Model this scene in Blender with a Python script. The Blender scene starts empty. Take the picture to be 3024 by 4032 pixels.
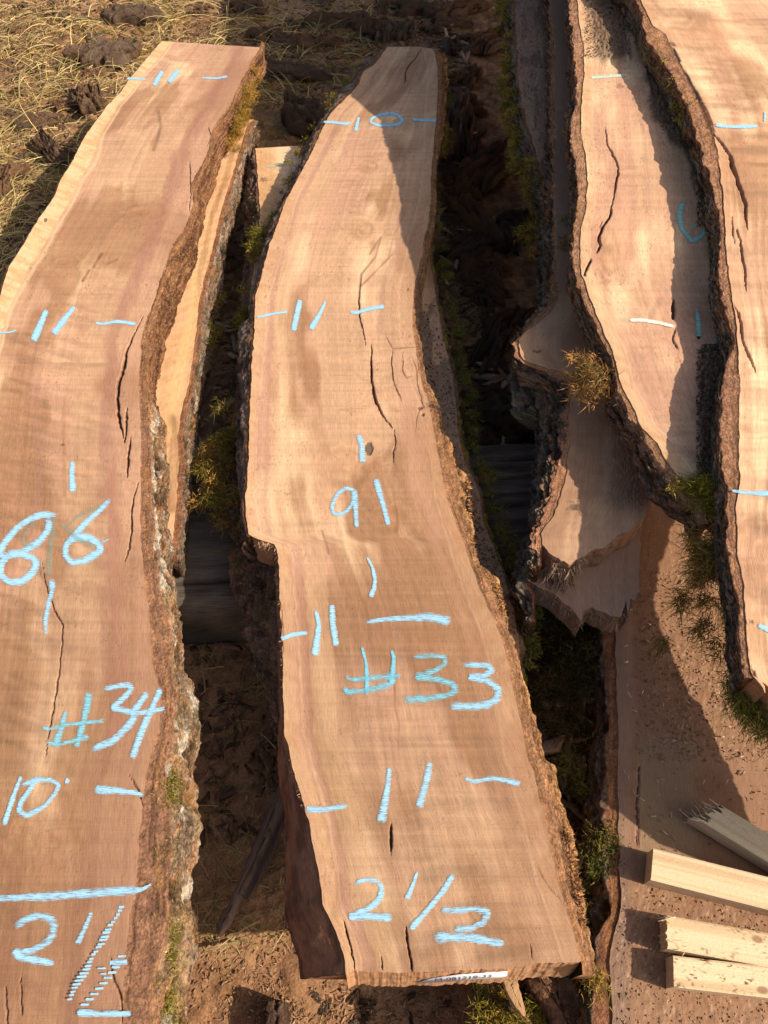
import bpy, math, random
import numpy as np
from mathutils import Vector

# ------------------------------------------------------------------ basics
SC = bpy.context.scene
COL = SC.collection
PITCH = math.radians(54.0)
CZ = 1.11
F = 2912.0
cp, sp = math.cos(PITCH), math.sin(PITCH)

class Pl:
    """a plane sloping up away from the camera: z = a + b*y"""
    def __init__(s, a, b=0.0): s.a, s.b = a, b
    def __add__(s, o): return Pl(s.a+o, s.b)
    def __sub__(s, o): return Pl(s.a-o, s.b)
    def __rsub__(s, o): raise TypeError

def zy(z, y): return z.a+z.b*np.asarray(y) if isinstance(z, Pl) else z+0*np.asarray(y)

def W(px, py, z):
    """photo pixel (3024x4032) -> world x, y on the level z"""
    u = (np.asarray(px, float)-1512)/F
    v = (2016-np.asarray(py, float))/F
    if isinstance(z, Pl): t = (CZ-z.a)/((sp-v*cp)+z.b*(cp+v*sp))
    else: t = (CZ-z)/(sp-v*cp)
    return t*u, t*(cp+v*sp)

def Q(ox, oy, pts, k=0.60277):
    """coordinates read in an enlarged crop -> photo pixels"""
    return [(ox+a*k, oy+b*k) for a, b in pts]

# ------------------------------------------------------------------ noise
def _h(i, j, s):
    n = (i.astype(np.int64)*374761393 + j.astype(np.int64)*668265263 + s*974634777) & 0x7fffffff
    n = ((n ^ (n >> 13))*1274126177) & 0x7fffffff
    n = (n ^ (n >> 16)) & 0xffff
    return n/65535.0

def vn(x, y, s=0):
    x = np.asarray(x, float); y = np.asarray(y, float)
    x, y = np.broadcast_arrays(x, y)
    i = np.floor(x); j = np.floor(y)
    fx = x-i; fy = y-j
    fx = fx*fx*(3-2*fx); fy = fy*fy*(3-2*fy)
    a = _h(i, j, s); b = _h(i+1, j, s); c = _h(i, j+1, s); d = _h(i+1, j+1, s)
    return (a*(1-fx)+b*fx)*(1-fy)+(c*(1-fx)+d*fx)*fy

def fbm(x, y, s=0, o=4, g=0.5):
    r = 0; a = 1; t = 0
    for k in range(o):
        r = r+a*(vn(np.asarray(x)*2**k+17.3*k, np.asarray(y)*2**k+5.1*k, s+k)-0.5)*2
        t += a; a *= g
    return r/t

def ridge(x, y, s=0, o=3):
    r = 0; a = 1; t = 0
    for k in range(o):
        r = r+a*(1-np.abs(vn(np.asarray(x)*2**k, np.asarray(y)*2**k, s+k)*2-1))
        t += a; a *= .5
    return r/t

def ss(a, b, x):
    t = np.clip((x-a)/(b-a), 0, 1)
    return t*t*(3-2*t)

def mixc(A, B, t):
    t = np.asarray(t)[..., None]
    return np.asarray(A)*(1-t)+np.asarray(B)*t

def segdist(x, y, pts):
    """distance of points to a polyline, and position along it 0..1"""
    best = np.full(np.shape(x), 1e9); pos = np.zeros(np.shape(x))
    n = len(pts)-1
    for k in range(n):
        ax, ay = pts[k]; bx, by = pts[k+1]
        dx, dy = bx-ax, by-ay
        t = np.clip(((x-ax)*dx+(y-ay)*dy)/(dx*dx+dy*dy+1e-12), 0, 1)
        d = np.hypot(x-ax-t*dx, y-ay-t*dy)
        m = d < best
        best = np.where(m, d, best); pos = np.where(m, (k+t)/n, pos)
    return best, pos

# ------------------------------------------------------------------ mesh + objects
def mk(name, V, Fq, mat, parent=None, col=None, G=None, smooth=True, tris=None, extra=None):
    V = np.asarray(V, float).reshape(-1, 3)
    me = bpy.data.meshes.new(name)
    Fq = np.asarray(Fq, np.int64).reshape(-1, 4) if Fq is not None and len(Fq) else np.zeros((0, 4), np.int64)
    nt = 0 if tris is None else len(tris)
    loops = Fq.ravel()
    starts = np.arange(len(Fq))*4; tot = np.full(len(Fq), 4)
    if nt:
        T = np.asarray(tris, np.int64).reshape(-1, 3)
        starts = np.concatenate([starts, len(loops)+np.arange(nt)*3]); tot = np.concatenate([tot, np.full(nt, 3)])
        loops = np.concatenate([loops, T.ravel()])
    me.vertices.add(len(V)); me.vertices.foreach_set('co', V.ravel().astype(np.float32))
    me.loops.add(len(loops)); me.loops.foreach_set('vertex_index', loops.astype(np.int32))
    me.polygons.add(len(starts))
    me.polygons.foreach_set('loop_start', starts.astype(np.int32))
    try: me.polygons.foreach_set('loop_total', tot.astype(np.int32))
    except Exception: pass
    me.update(calc_edges=True); me.validate()
    if smooth: me.polygons.foreach_set('use_smooth', np.ones(len(me.polygons), bool))
    if col is not None:
        a = me.color_attributes.new('Col', 'FLOAT_COLOR', 'POINT')
        c = np.ones((len(V), 4)); c[:, :3] = np.clip(np.asarray(col).reshape(-1, 3), 0, 1)
        a.data.foreach_set('color', c.ravel().astype(np.float32))
    if G is not None:
        a = me.attributes.new('G', 'FLOAT_VECTOR', 'POINT')
        a.data.foreach_set('vector', np.asarray(G, np.float32).ravel())
    me.materials.append(mat)
    o = bpy.data.objects.new(name, me); COL.objects.link(o)
    if parent is not None:
        o.parent = parent
        base = parent; off = Vector((0, 0, 0))
        while base is not None: off += base.location; base = base.parent
        o.location = -off
    return o

def thing(name, label, cat, loc=(0, 0, 0), group=None):
    o = bpy.data.objects.new(name, None); COL.objects.link(o)
    o.location = loc; o.empty_display_size = .05
    bpy.context.view_layer.update()
    o['label'] = label; o['category'] = cat; o['kind'] = 'thing'
    if group: o['group'] = group
    return o

def tag(o, label=None, cat=None, group=None, kind=None):
    if label: o['label'] = label
    if cat: o['category'] = cat
    if group: o['group'] = group
    if kind: o['kind'] = kind
    elif cat: o['kind'] = 'thing'
    return o

def gridf(nr, nc, off=0):
    i = np.arange(nr-1)[:, None]*nc; j = np.arange(nc-1)[None, :]
    a = (i+j).ravel()+off
    return np.stack([a, a+1, a+nc+1, a+nc], 1)

# ------------------------------------------------------------------ materials
def mat(name, rough=.7, bump=.2, bscale=600, vary=.25, vscale=(500, 500, 500), stretchG=None, spec=.25, base=None):
    m = bpy.data.materials.new(name); m.use_nodes = True
    nt = m.node_tree; nt.nodes.clear(); N = nt.nodes.new; L = nt.links.new
    out = N('ShaderNodeOutputMaterial'); b = N('ShaderNodeBsdfPrincipled')
    b.inputs['Roughness'].default_value = rough
    b.inputs['Specular IOR Level'].default_value = spec
    L(b.outputs[0], out.inputs[0])
    if base is None:
        c = N('ShaderNodeAttribute'); c.attribute_name = 'Col'; csock = c.outputs['Color']
    else:
        c = N('ShaderNodeRGB'); c.outputs[0].default_value = (*base, 1); csock = c.outputs[0]
    if stretchG:
        g = N('ShaderNodeAttribute'); g.attribute_name = 'G'; vs = g.outputs['Vector']
    else:
        g = N('ShaderNodeTexCoord'); vs = g.outputs['Object']
    mp = N('ShaderNodeMapping'); mp.inputs['Scale'].default_value = vscale; L(vs, mp.inputs['Vector'])
    n = N('ShaderNodeTexNoise'); n.inputs['Scale'].default_value = 1; n.inputs['Detail'].default_value = 3
    L(mp.outputs[0], n.inputs['Vector'])
    r = N('ShaderNodeMapRange'); r.inputs['From Min'].default_value = .3; r.inputs['From Max'].default_value = .7
    r.inputs['To Min'].default_value = 1-vary; r.inputs['To Max'].default_value = 1+vary
    L(n.outputs['Fac'], r.inputs['Value'])
    mu = N('ShaderNodeVectorMath'); mu.operation = 'SCALE'
    L(csock, mu.inputs[0]); L(r.outputs[0], mu.inputs['Scale'])
    L(mu.outputs[0], b.inputs['Base Color'])
    n2 = N('ShaderNodeTexNoise'); n2.inputs['Scale'].default_value = bscale; n2.inputs['Detail'].default_value = 4
    L((g.outputs['Vector'] if stretchG else vs), n2.inputs['Vector'])
    hs = n2.outputs['Fac']
    if stretchG:
        # faint saw lines across the board
        mp2 = N('ShaderNodeMapping'); mp2.inputs['Scale'].default_value = stretchG; L(vs, mp2.inputs['Vector'])
        n3 = N('ShaderNodeTexNoise'); n3.inputs['Scale'].default_value = 1; n3.inputs['Detail'].default_value = 2
        L(mp2.outputs[0], n3.inputs['Vector'])
        ad = N('ShaderNodeMath'); ad.operation = 'ADD'; L(n3.outputs['Fac'], ad.inputs[0]); L(hs, ad.inputs[1]); hs = ad.outputs[0]
    bp = N('ShaderNodeBump'); bp.inputs['Strength'].default_value = bump; bp.inputs['Distance'].default_value = .002
    L(hs, bp.inputs['Height']); L(bp.outputs[0], b.inputs['Normal'])
    return m

M_WOOD = mat('sawn_wood', .62, .24, 500, .15, (700, 60, 1), (25, 420, 1), .22)
def bark_mat():
    m = mat('bark', .92, .8, 260, .35, (420, 300, 420), None, .1)
    nt = m.node_tree; N = nt.nodes.new; L = nt.links.new
    b = [n for n in nt.nodes if n.type == 'BSDF_PRINCIPLED'][0]
    tc = N('ShaderNodeTexCoord'); mp = N('ShaderNodeMapping'); mp.inputs['Scale'].default_value = (170, 48, 170); L(tc.outputs['Object'], mp.inputs[0])
    wn = N('ShaderNodeTexNoise'); wn.inputs['Scale'].default_value = 1.5; wn.inputs['Detail'].default_value = 4; L(mp.outputs[0], wn.inputs['Vector'])
    ad = N('ShaderNodeVectorMath'); ad.operation = 'MULTIPLY_ADD'; L(wn.outputs['Color'], ad.inputs[0]); ad.inputs[1].default_value = (1.6, 1.6, 1.6); L(mp.outputs[0], ad.inputs[2])
    vo = N('ShaderNodeTexVoronoi'); vo.feature = 'DISTANCE_TO_EDGE'; vo.inputs['Scale'].default_value = 1; L(ad.outputs[0], vo.inputs['Vector'])
    r = N('ShaderNodeMapRange'); r.inputs['From Max'].default_value = .16; r.inputs['To Min'].default_value = .42; L(vo.outputs['Distance'], r.inputs['Value'])
    n4 = N('ShaderNodeTexNoise'); n4.inputs['Scale'].default_value = 70; n4.inputs['Detail'].default_value = 6; n4.inputs['Roughness'].default_value = .7; L(tc.outputs['Object'], n4.inputs['Vector'])
    r4 = N('ShaderNodeMapRange'); r4.inputs['From Min'].default_value = .35; r4.inputs['From Max'].default_value = .65; r4.inputs['To Min'].default_value = .72; r4.inputs['To Max'].default_value = 1.35; L(n4.outputs['Fac'], r4.inputs['Value'])
    ga = N('ShaderNodeAttribute'); ga.attribute_name = 'G'; gs = N('ShaderNodeSeparateXYZ'); L(ga.outputs['Vector'], gs.inputs[0])
    om = N('ShaderNodeMath'); om.operation = 'SUBTRACT'; om.inputs[0].default_value = 1; L(r.outputs[0], om.inputs[1])
    pm = N('ShaderNodeMath'); pm.operation = 'MULTIPLY'; L(om.outputs[0], pm.inputs[0]); L(gs.outputs[0], pm.inputs[1])
    r0 = N('ShaderNodeMath'); r0.operation = 'SUBTRACT'; r0.inputs[0].default_value = 1; L(pm.outputs[0], r0.inputs[1])
    mm = N('ShaderNodeMath'); mm.operation = 'MULTIPLY'; L(r0.outputs[0], mm.inputs[0]); L(r4.outputs[0], mm.inputs[1])
    old = b.inputs['Base Color'].links[0].from_socket
    sc = N('ShaderNodeVectorMath'); sc.operation = 'SCALE'; L(old, sc.inputs[0]); L(mm.outputs[0], sc.inputs['Scale']); L(sc.outputs[0], b.inputs['Base Color'])
    bp = b.inputs['Normal'].links[0].from_node
    b2 = N('ShaderNodeBump'); b2.inputs['Strength'].default_value = .9; b2.inputs['Distance'].default_value = .004; L(mm.outputs[0], b2.inputs['Height']); L(bp.outputs[0], b2.inputs['Normal']); L(b2.outputs[0], b.inputs['Normal'])
    return m
M_BARK = bark_mat()
M_BARE = mat('inner_bark', .85, .45, 350, .2, (600, 60, 300), None, .15)
M_SOIL = mat('soil', .95, .8, 260, .3, (300, 300, 300), None, .1)
M_MOSS = mat('moss', .9, .1, 400, .3, (150, 150, 150), None, .1)
M_STRAW = mat('straw', .7, .1, 400, .2, (200, 200, 200), None, .3)
M_LUMBER = mat('pale_lumber', .6, .2, 350, .07, (500, 500, 500), None, .25)
M_PAPER = mat('paper', .5, .05, 300, .03, (200, 200, 200), None, .4, base=(.8, .8, .84))
M_INK = mat('ink', .5, .0, 300, .03, (200, 200, 200), None, .3, base=(.07, .07, .12))

def chalk_mat():
    m = bpy.data.materials.new('chalk'); m.use_nodes = True
    nt = m.node_tree; nt.nodes.clear(); N = nt.nodes.new; L = nt.links.new
    out = N('ShaderNodeOutputMaterial'); b = N('ShaderNodeBsdfPrincipled'); b.inputs['Roughness'].default_value = .95
    b.inputs['Specular IOR Level'].default_value = .05
    c = N('ShaderNodeAttribute'); c.attribute_name = 'Col'
    L(c.outputs['Color'], b.inputs['Base Color'])
    g = N('ShaderNodeAttribute'); g.attribute_name = 'G'
    sx = N('ShaderNodeSeparateXYZ'); L(g.outputs['Vector'], sx.inputs[0])   # x: edge 0..1, y: coverage
    tc = N('ShaderNodeTexCoord'); mp = N('ShaderNodeMapping'); mp.inputs['Scale'].default_value = (110, 900, 1)
    L(tc.outputs['Object'], mp.inputs[0])
    n = N('ShaderNodeTexNoise'); n.inputs['Scale'].default_value = 1; n.inputs['Detail'].default_value = 5; n.inputs['Roughness'].default_value = .7
    L(mp.outputs[0], n.inputs['Vector'])
    pw = N('ShaderNodeMath'); pw.operation = 'POWER'; L(sx.outputs[0], pw.inputs[0]); pw.inputs[1].default_value = 2
    ms = N('ShaderNodeMath'); ms.operation = 'MULTIPLY_ADD'; L(pw.outputs[0], ms.inputs[0]); ms.inputs[1].default_value = -.26
    L(n.outputs['Fac'], ms.inputs[2])
    ad = N('ShaderNodeMath'); ad.operation = 'ADD'; L(ms.outputs[0], ad.inputs[0]); L(sx.outputs[1], ad.inputs[1])
    r = N('ShaderNodeMapRange'); r.inputs['From Min'].default_value = .40; r.inputs['From Max'].default_value = .66
    L(ad.outputs[0], r.inputs['Value'])
    mz = N('ShaderNodeMath'); mz.operation = 'MULTIPLY'; L(r.outputs[0], mz.inputs[0]); L(sx.outputs[2], mz.inputs[1])
    t = N('ShaderNodeBsdfTransparent'); mx = N('ShaderNodeMixShader')
    L(mz.outputs[0], mx.inputs[0]); L(t.outputs[0], mx.inputs[1]); L(b.outputs[0], mx.inputs[2])
    L(mx.outputs[0], out.inputs[0])
    return m
M_CHALK = chalk_mat()

# ------------------------------------------------------------------ colours of wood
TAN = np.array((.655, .388, .226)); PINK = np.array((.60, .33, .208)); BROWN = np.array((.36, .18, .088))
PALE = np.array((.86, .58, .34)); YEL = np.array((.84, .57, .31)); PURP = np.array((.33, .165, .105))
DUST = np.array((.25, .15, .09)); DARK = np.array((.045, .025, .015))

def woodcol(U, wd, Y, X, px, py, P, ums=None):
    s = P.get('seed', 1)
    um = U*wd
    ug = um if ums is None else ums
    kx = np.zeros_like(um)
    kn = np.zeros_like(um); kr = np.zeros_like(um)
    for (cx, cy, rx, ry) in P.get('knots', []):
        dx = (px-cx)/rx; dy = (py-cy)/ry
        d2 = dx*dx+dy*dy
        kx = kx+.020*np.sign(dx)*np.exp(-d2*.55)*np.minimum(np.abs(dx)*2, 1)
        kn = np.maximum(kn, np.exp(-d2*1.2)); kr = kr+np.exp(-d2*.45)*fbm((np.sqrt(d2+.01)*3.2+.9*fbm(px/45, py/45, s+3, 3))*1.6, np.arctan2(dy, dx)*.5, s+6, 3)
    uw = ug+kx+.012*fbm(um*7, Y*2.3, s+11, 2)
    fine = fbm(uw*230, Y*4, s+1, 3)
    med = fbm(uw*62, Y*1.6, s+2, 3)
    ring = np.sin(uw*330+5*fbm(uw*9, Y*1.2, s+4, 2))
    big = fbm(um*6, Y*2.6, s+5, 3)
    cloud = fbm(um*16, Y*9, s+7, 3)
    curlm = ss(P.get('curl', .0), .5, fbm(um*7, Y*3.2, s+8, 2)+P.get('curlb', 0))
    curl = ss(-.25, .55, fbm(um*13+.4*fbm(um*9, Y*9, s+9, 2), Y*78+um*P.get('cd', 14)*1.6, s+19, 3))
    curl = (curl-.35)*1.1
    xs = fbm(um*5, Y*230, s+10, 2)
    C = mixc(TAN, PINK, ss(-.4, .5, big+.3*med))
    C = mixc(C, PALE, .8*ss(.0, .55, cloud*.8-med*.3+P.get('pale', 0)))
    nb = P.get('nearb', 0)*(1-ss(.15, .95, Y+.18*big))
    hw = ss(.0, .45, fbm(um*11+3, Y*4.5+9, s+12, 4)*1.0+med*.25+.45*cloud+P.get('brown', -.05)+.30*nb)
    C = mixc(C, BROWN, .80*hw)
    ln = ss(.25, .5, fbm(uw*120+7, Y*1.1, s+17, 3))
    C = mixc(C, PURP*1.5, .20*ln*ss(-.2, .3, big))
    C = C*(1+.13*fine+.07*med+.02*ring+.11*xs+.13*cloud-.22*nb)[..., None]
    C = C*(1-(.21*P.get('ca', 1))*curlm*curl)[..., None]
    # cross cut burnish: short dark dashes running across the grain
    dash = ss(.38, .6, fbm(um*26, Y*170, s+14, 2))*ss(.0, .4, fbm(um*9, Y*7, s+15, 2))
    C = mixc(C, BROWN, .32*dash)
    for side, w0, w1, amt, cc in P.get('band', []):
        dd = (um if side < 0 else wd-um)*(1+.15*fbm(Y*3, Y*0+side, s+33, 2))
        C = mixc(C, np.asarray(cc), amt*ss(w0-.004, w0+.002, dd)*(1-ss(w1-.003, w1+.002, dd))*(.8+.3*fine))
    # sapwood next to an edge, with strong curl
    for side, w_m, amt, ccol in P.get('sap', []):
        d = um if side < 0 else wd-um
        wv = w_m*(1+.5*fbm(Y*4, 0*Y, s+20, 2))
        m = (1-ss(.75, 1.05, d/wv))*amt
        cc = mixc(ccol, ccol*np.array((.82, .68, .55)), ss(-.3, .5, fbm(um*26, Y*95-side*um*60, s+21, 3))*.75)
        C = mixc(C, cc*(1+.08*fine)[..., None], m)
        C = mixc(C, PALE*1.08, .55*amt*np.exp(-((d/wv-1.08)/.10)**2))
    # long darker heart streaks along the length given in photo pixels: (points, half width, strength, colour)
    for pts, hwid, amt, cc in P.get('streak', []):
        d, _ = segdist(px+hwid*.5*fbm(py/90, px/60, s+30, 2), py, pts)
        m = 1.25*amt*(1-ss(hwid*.25, hwid, d))*(.75+.5*fbm(px/18, py/160, s+31, 2))
        C = mixc(C, np.asarray(cc), np.clip(m, 0, 1))
    C = mixc(C, BROWN*1.15, .45*kn)
    C = C*(1+.30*kr)[..., None]
    # pin specks
    sk = ss(.80, .9, vn(px/4.5, py/4.5, s+40))*ss(.5, .8, vn(px/60, py/60, s+41))
    C = mixc(C, BROWN*.5, .5*sk)
    return C

# ------------------------------------------------------------------ slab builder
class Slab:
    def __init__(s, name, label, zt, th, Lw, Rw, near, far, nu, nv, P, tilt=None, cat='wood slab', group=None,
                 cracks=(), holes=(), nout=0.0, endj=0.0, jagL=.0012, jagR=.0012, endcol=None, dust=None, bot=(0, 0), lift=0, plates=()):
        s.zt, s.th = zt, th
        def line(pts):
            a = np.array(pts, float); x, y = W(a[:, 0], a[:, 1], zt)
            o = np.argsort(y); return x[o], y[o]
        s.L = line(Lw); s.R = line(Rw); s.seed = P.get('seed', 1)
        s.xl = lambda y: np.interp(y, s.L[1], s.L[0])+jagL*fbm(y*70, y*0+3, s.seed+50, 4)*1.6
        s.xr = lambda y: np.interp(y, s.R[1], s.R[0])+jagR*fbm(y*70, y*0+9, s.seed+51, 4)*1.6
        def endf(e):
            if isinstance(e, (int, float)): return lambda u: u*0+e
            a = np.array(e, float); x, y = W(a[:, 0], a[:, 1], zt)
            u = (x-s.xl(y))/(s.xr(y)-s.xl(y)); o = np.argsort(u)
            return lambda q: np.interp(q, u[o], y[o])
        s.yn, s.yf = endf(near), endf(far)
        u = np.linspace(0, 1, nu)[None, :]; q = np.linspace(0, 1, nv)[:, None]
        yn = s.yn(u)+.0010*fbm(u*60, u*0, s.seed+52, 3)+endj*fbm(u*9, u*0, s.seed+53, 4); yf = s.yf(u)
        Y = yn+(yf-yn)*q
        xl, xr = s.xl(Y), s.xr(Y)
        X = xl+u*(xr-xl); wd = xr-xl
        Uu = u+0*Y
        Z = zy(zt, Y)+0*X
        t = (CZ-Z)
        # photo pixel of each vertex is only used to look up where knots and streaks sit on the board
        dep = Y*cp+t*sp; px = 1512+F*X/dep; py = 2016-F*(Y*sp-t*cp)/dep
        def smooth_edge(e, y0, y1):
            g = np.linspace(y0-.3, y1+.3, 600); v = e(g); k = max(int(.22/(g[1]-g[0])), 3); v = np.convolve(np.pad(v, k, mode='edge'), np.ones(k)/k, 'same')[k:-k]
            return lambda y: np.interp(y, g, v)
        sl_, sr_ = smooth_edge(s.xl, Y.min(), Y.max()), smooth_edge(s.xr, Y.min(), Y.max())
        a_, b_ = sl_(Y), sr_(Y); ums = X-a_*(1-.5*Uu)-b_*.5*Uu+.5*(b_-a_).mean()*Uu
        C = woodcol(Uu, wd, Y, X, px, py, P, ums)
        Z = Z+.0003*fbm(X*12, Y*6, s.seed+60, 2)
        if dust: C, Z = dust(px, py, X, Y, C, Z)
        for pts, wpx, depth, cc in cracks:
            wob = 3.2*fbm(py/22, py*0+px*0, s.seed+61, 3)+2.8*fbm(px/7, py/9, s.seed+62, 3)
            d, pos = segdist(px+wob, py, pts)
            ww = np.maximum(wpx*np.sin(np.clip(pos, .01, .99)*math.pi)**.6*(.75+.6*vn(py/35, px*0, s.seed+63)), .8)
            ww = ww*.78; m = 1-ss(ww*.45, ww*1.15, d)
            Z = Z-depth*m
            C = mixc(C, np.asarray(cc), np.clip(m*.93, 0, 1))
            C = mixc(C, PURP, .35*(1-ss(ww, ww*4, d)))
        for cx, cy, rx, ry, dz, cc in holes:
            d = np.hypot((px-cx)/rx, (py-cy)/ry)+.25*fbm(px/9, py/9, s.seed+64, 2)
            m = 1-ss(.75, 1.05, d); Z = Z-dz*m; C = mixc(C, np.asarray(cc), m*.9)
        V = np.stack([X, Y, Z], -1).reshape(-1, 3); Fq = gridf(nv, nu)
        Gv = np.stack([Uu*wd, Y, 0*Y], -1).reshape(-1, 3)
        Cc = C.reshape(-1, 3)
        allV, allF, allC, allG = [V], [Fq[:, ::1]], [Cc], [Gv]
        n0 = len(V)
        # skirts: near end, far end, sides down to the sawn underside
        ecol = np.asarray(endcol if endcol is not None else (.34, .17, .085))
        xlb = lambda y: s.xl(y)+bot[0]; xrb = lambda y: s.xr(y)+bot[1]
        def skirt(top_idx, bx, by, rows, flip, cbase):
            nonlocal n0
            tv = V[top_idx]; n = len(tv)
            k = np.linspace(0, 1, rows)[:, None]
            bx = np.broadcast_to(bx, n); by = np.broadcast_to(by, n)
            xx = tv[:, 0]*(1-k)+bx*k; yy = tv[:, 1]*(1-k)+by*k; zz = tv[:, 2]*(1-k)+(zy(zt, by)-th)*k
            al = np.concatenate([[0], np.cumsum(np.hypot(np.diff(tv[:, 0]), np.diff(tv[:, 1])))])[None, :]
            rough = .0011*fbm(al*190, k*th*190, s.seed+70, 3)*(k > .01)
            tx = np.gradient(tv[:, 0]); ty = np.gradient(tv[:, 1]); nn = np.hypot(tx, ty)+1e-9
            xx = xx+rough*(-ty/nn); yy = yy+rough*(tx/nn)
            sv = np.stack([xx, yy, zz], -1).reshape(-1, 3)
            f = gridf(rows, n, n0)
            if flip: f = f[:, ::-1]
            cc = cbase*(1+.4*fbm(al*120, k*th*300, s.seed+71, 3)+.25*fbm(al*18, k*th*30, s.seed+72, 2))[..., None]
            allV.append(sv); allF.append(f); allC.append(cc.reshape(-1, 3)); allG.append(np.stack([al+0*k, k*th+0*al, 0*k+0*al], -1).reshape(-1, 3))
            n0 += len(sv)
            return sv[-n:]
        un = np.linspace(0, 1, nu)
        idx_n = np.arange(nu); idx_f = np.arange(nu)+(nv-1)*nu
        skirt(idx_n, X[0], Y[0]-nout, 14, True, ecol)
        skirt(idx_f, X[-1], Y[-1], 4, False, ecol)
        il = np.arange(nv)*nu; ir = il+nu-1
        lb = skirt(il, X[:, 0]+bot[0], Y[:, 0], 8, False, ecol*.9)
        rb = skirt(ir, X[:, -1]+bot[1], Y[:, -1], 8, True, ecol*.9)
        allV += [lb+np.array((0, 0, -.0004)), rb+np.array((0, 0, -.0004))]; allC += [np.tile(ecol, (nv*2, 1))]; allG += [np.zeros((nv*2, 3))]
        a = n0+np.arange(nv-1); allF.append(np.stack([a, a+1, a+nv+1, a+nv], 1))
        cx = float(X.mean()); cy = float(Y.mean())
        s.root = thing(name, label, cat, (cx, cy, float(zy(zt, cy))-th), group)
        s.body = mk('board', np.concatenate(allV), np.concatenate(allF), M_WOOD, s.root, np.concatenate(allC), np.concatenate(allG))
        s.Y0, s.Y1 = float(Y.min()), float(Y.max())

    def bark(s, side, band, sil, k, y0=None, y1=None, amp=.0035, colf=None, name='bark_edge', nrow=None, bandz=.03, inset=.25, m=None, ncol=34, jag=.002, label=None, tuck=.0, vmask=.8):
        """band / sil: offsets from the wood edge in px polylines. band at top level, sil at depth k*th"""
        y0 = s.Y0 if y0 is None else y0; y1 = s.Y1 if y1 is None else y1
        nrow = nrow or int((y1-y0)/.0021)
        y = np.linspace(y0, y1, nrow)[:, None]
        e = (s.xl if side < 0 else s.xr)
        x0 = e(y)-side*tuck
        def poly(pl, z):
            if isinstance(pl, (int, float)): return x0+side*pl
            a = np.array(pl, float); x, yy = W(a[:, 0], a[:, 1], z); o = np.argsort(yy)
            return np.interp(y, yy[o], x[o])
        z0 = zy(s.zt, y)
        xb = poly(band, s.zt); xs = poly(sil, s.zt-k*s.th)
        sd = s.seed+100+side
        j1 = jag*fbm(y*90, y*0, sd, 4)+jag*1.2*fbm(y*17, y*0+4, sd+1, 3)
        xb = x0+side*np.maximum(side*(xb-x0)+j1*.7, .0008)
        xs = x0+side*np.maximum(side*(xs-x0)+j1*2, .0015)
        xs = np.where(side*(xs-xb) < .0005, xb+side*.0005, xs)
        xm = xb*.45+xs*.55; xe = xs-side*inset*np.abs(xs-x0)
        ctrl = [(x0, 0.0), (xb, bandz), (xm, bandz+(k-bandz)*.42), (xs, k), (xe, 1.0)]
        T = np.array([0, .24, .5, .78, 1.0])
        tt = np.linspace(0, 1, ncol)
        XX = np.zeros((nrow, ncol)); ZZ = np.zeros((nrow, ncol))
        for c, t in enumerate(tt):
            i = min(np.searchsorted(T, t, 'right')-1, 3); f = (t-T[i])/(T[i+1]-T[i])
            XX[:, c] = (ctrl[i][0]*(1-f)+ctrl[i+1][0]*f)[:, 0]; ZZ[:, c] = z0[:, 0]-s.th*(ctrl[i][1]*(1-f)+ctrl[i+1][1]*f)
        t = tt[None, :]
        rz = ridge(y*38, t*5.5+1.2*fbm(y*9, t*2, sd+9, 2), sd+2, 3)
        fn = fbm(y*160, t*26, sd+3, 4)
        big = fbm(y*14, t*3, sd+4, 2)
        chip = vn(y*240+3*fn, t*34, sd+6); chip = np.floor(chip*5)/5
        d = amp*((rz-.62)*2.6+.8*fn+.8*big+.7*(chip-.4))*ss(.14, .30, t)
        ylow = fbm(y*110, t*14, sd+13, 3)
        XX += side*d*.75; ZZ += d*.7*ss(.2, .4, t)+.0007*fn*ss(0.02, .1, t)-.0012*ss(0, .02, t)
        YY = y+0*t+amp*.5*ylow*ss(.2, .4, t)
        V = np.stack([XX, YY, ZZ], -1).reshape(-1, 3)
        C = (colf or barkcol)(y+0*t, t+0*y, rz, fn, sd)
        f = gridf(nrow, ncol)
        if side > 0: f = f[:, ::-1]
        # close underneath / behind
        n0 = len(V); back = np.stack([(x0-side*.001)[:, 0], y[:, 0], z0[:, 0]-s.th], -1)
        V = np.concatenate([V, back]); C = np.concatenate([C.reshape(-1, 3), np.tile((.1, .06, .04), (nrow, 1))])
        a = np.arange(nrow-1); last = a*ncol+ncol-1
        f = np.concatenate([f, np.stack([last, last+ncol, n0+a+1, n0+a], 1)])
        # end caps as fans of quads
        tris = []
        for r in (0, nrow-1):
            for c in range(ncol-1): tris.append((r*ncol+c, r*ncol+c+1, n0+r))
        gx_ = np.concatenate([(vmask*ss(.24, .36, t+.05*fn)*ss(-.3, .35, fbm(y*21, t*5, sd+31, 2))).ravel(), np.zeros(nrow)])
        o = mk(name, V, f, m or M_BARK, s.root, C, tris=tris, G=np.stack([gx_, gx_*0, gx_*0], 1))
        if label: o['label'] = label
        s.last = (XX, YY, ZZ)
        return o

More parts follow.
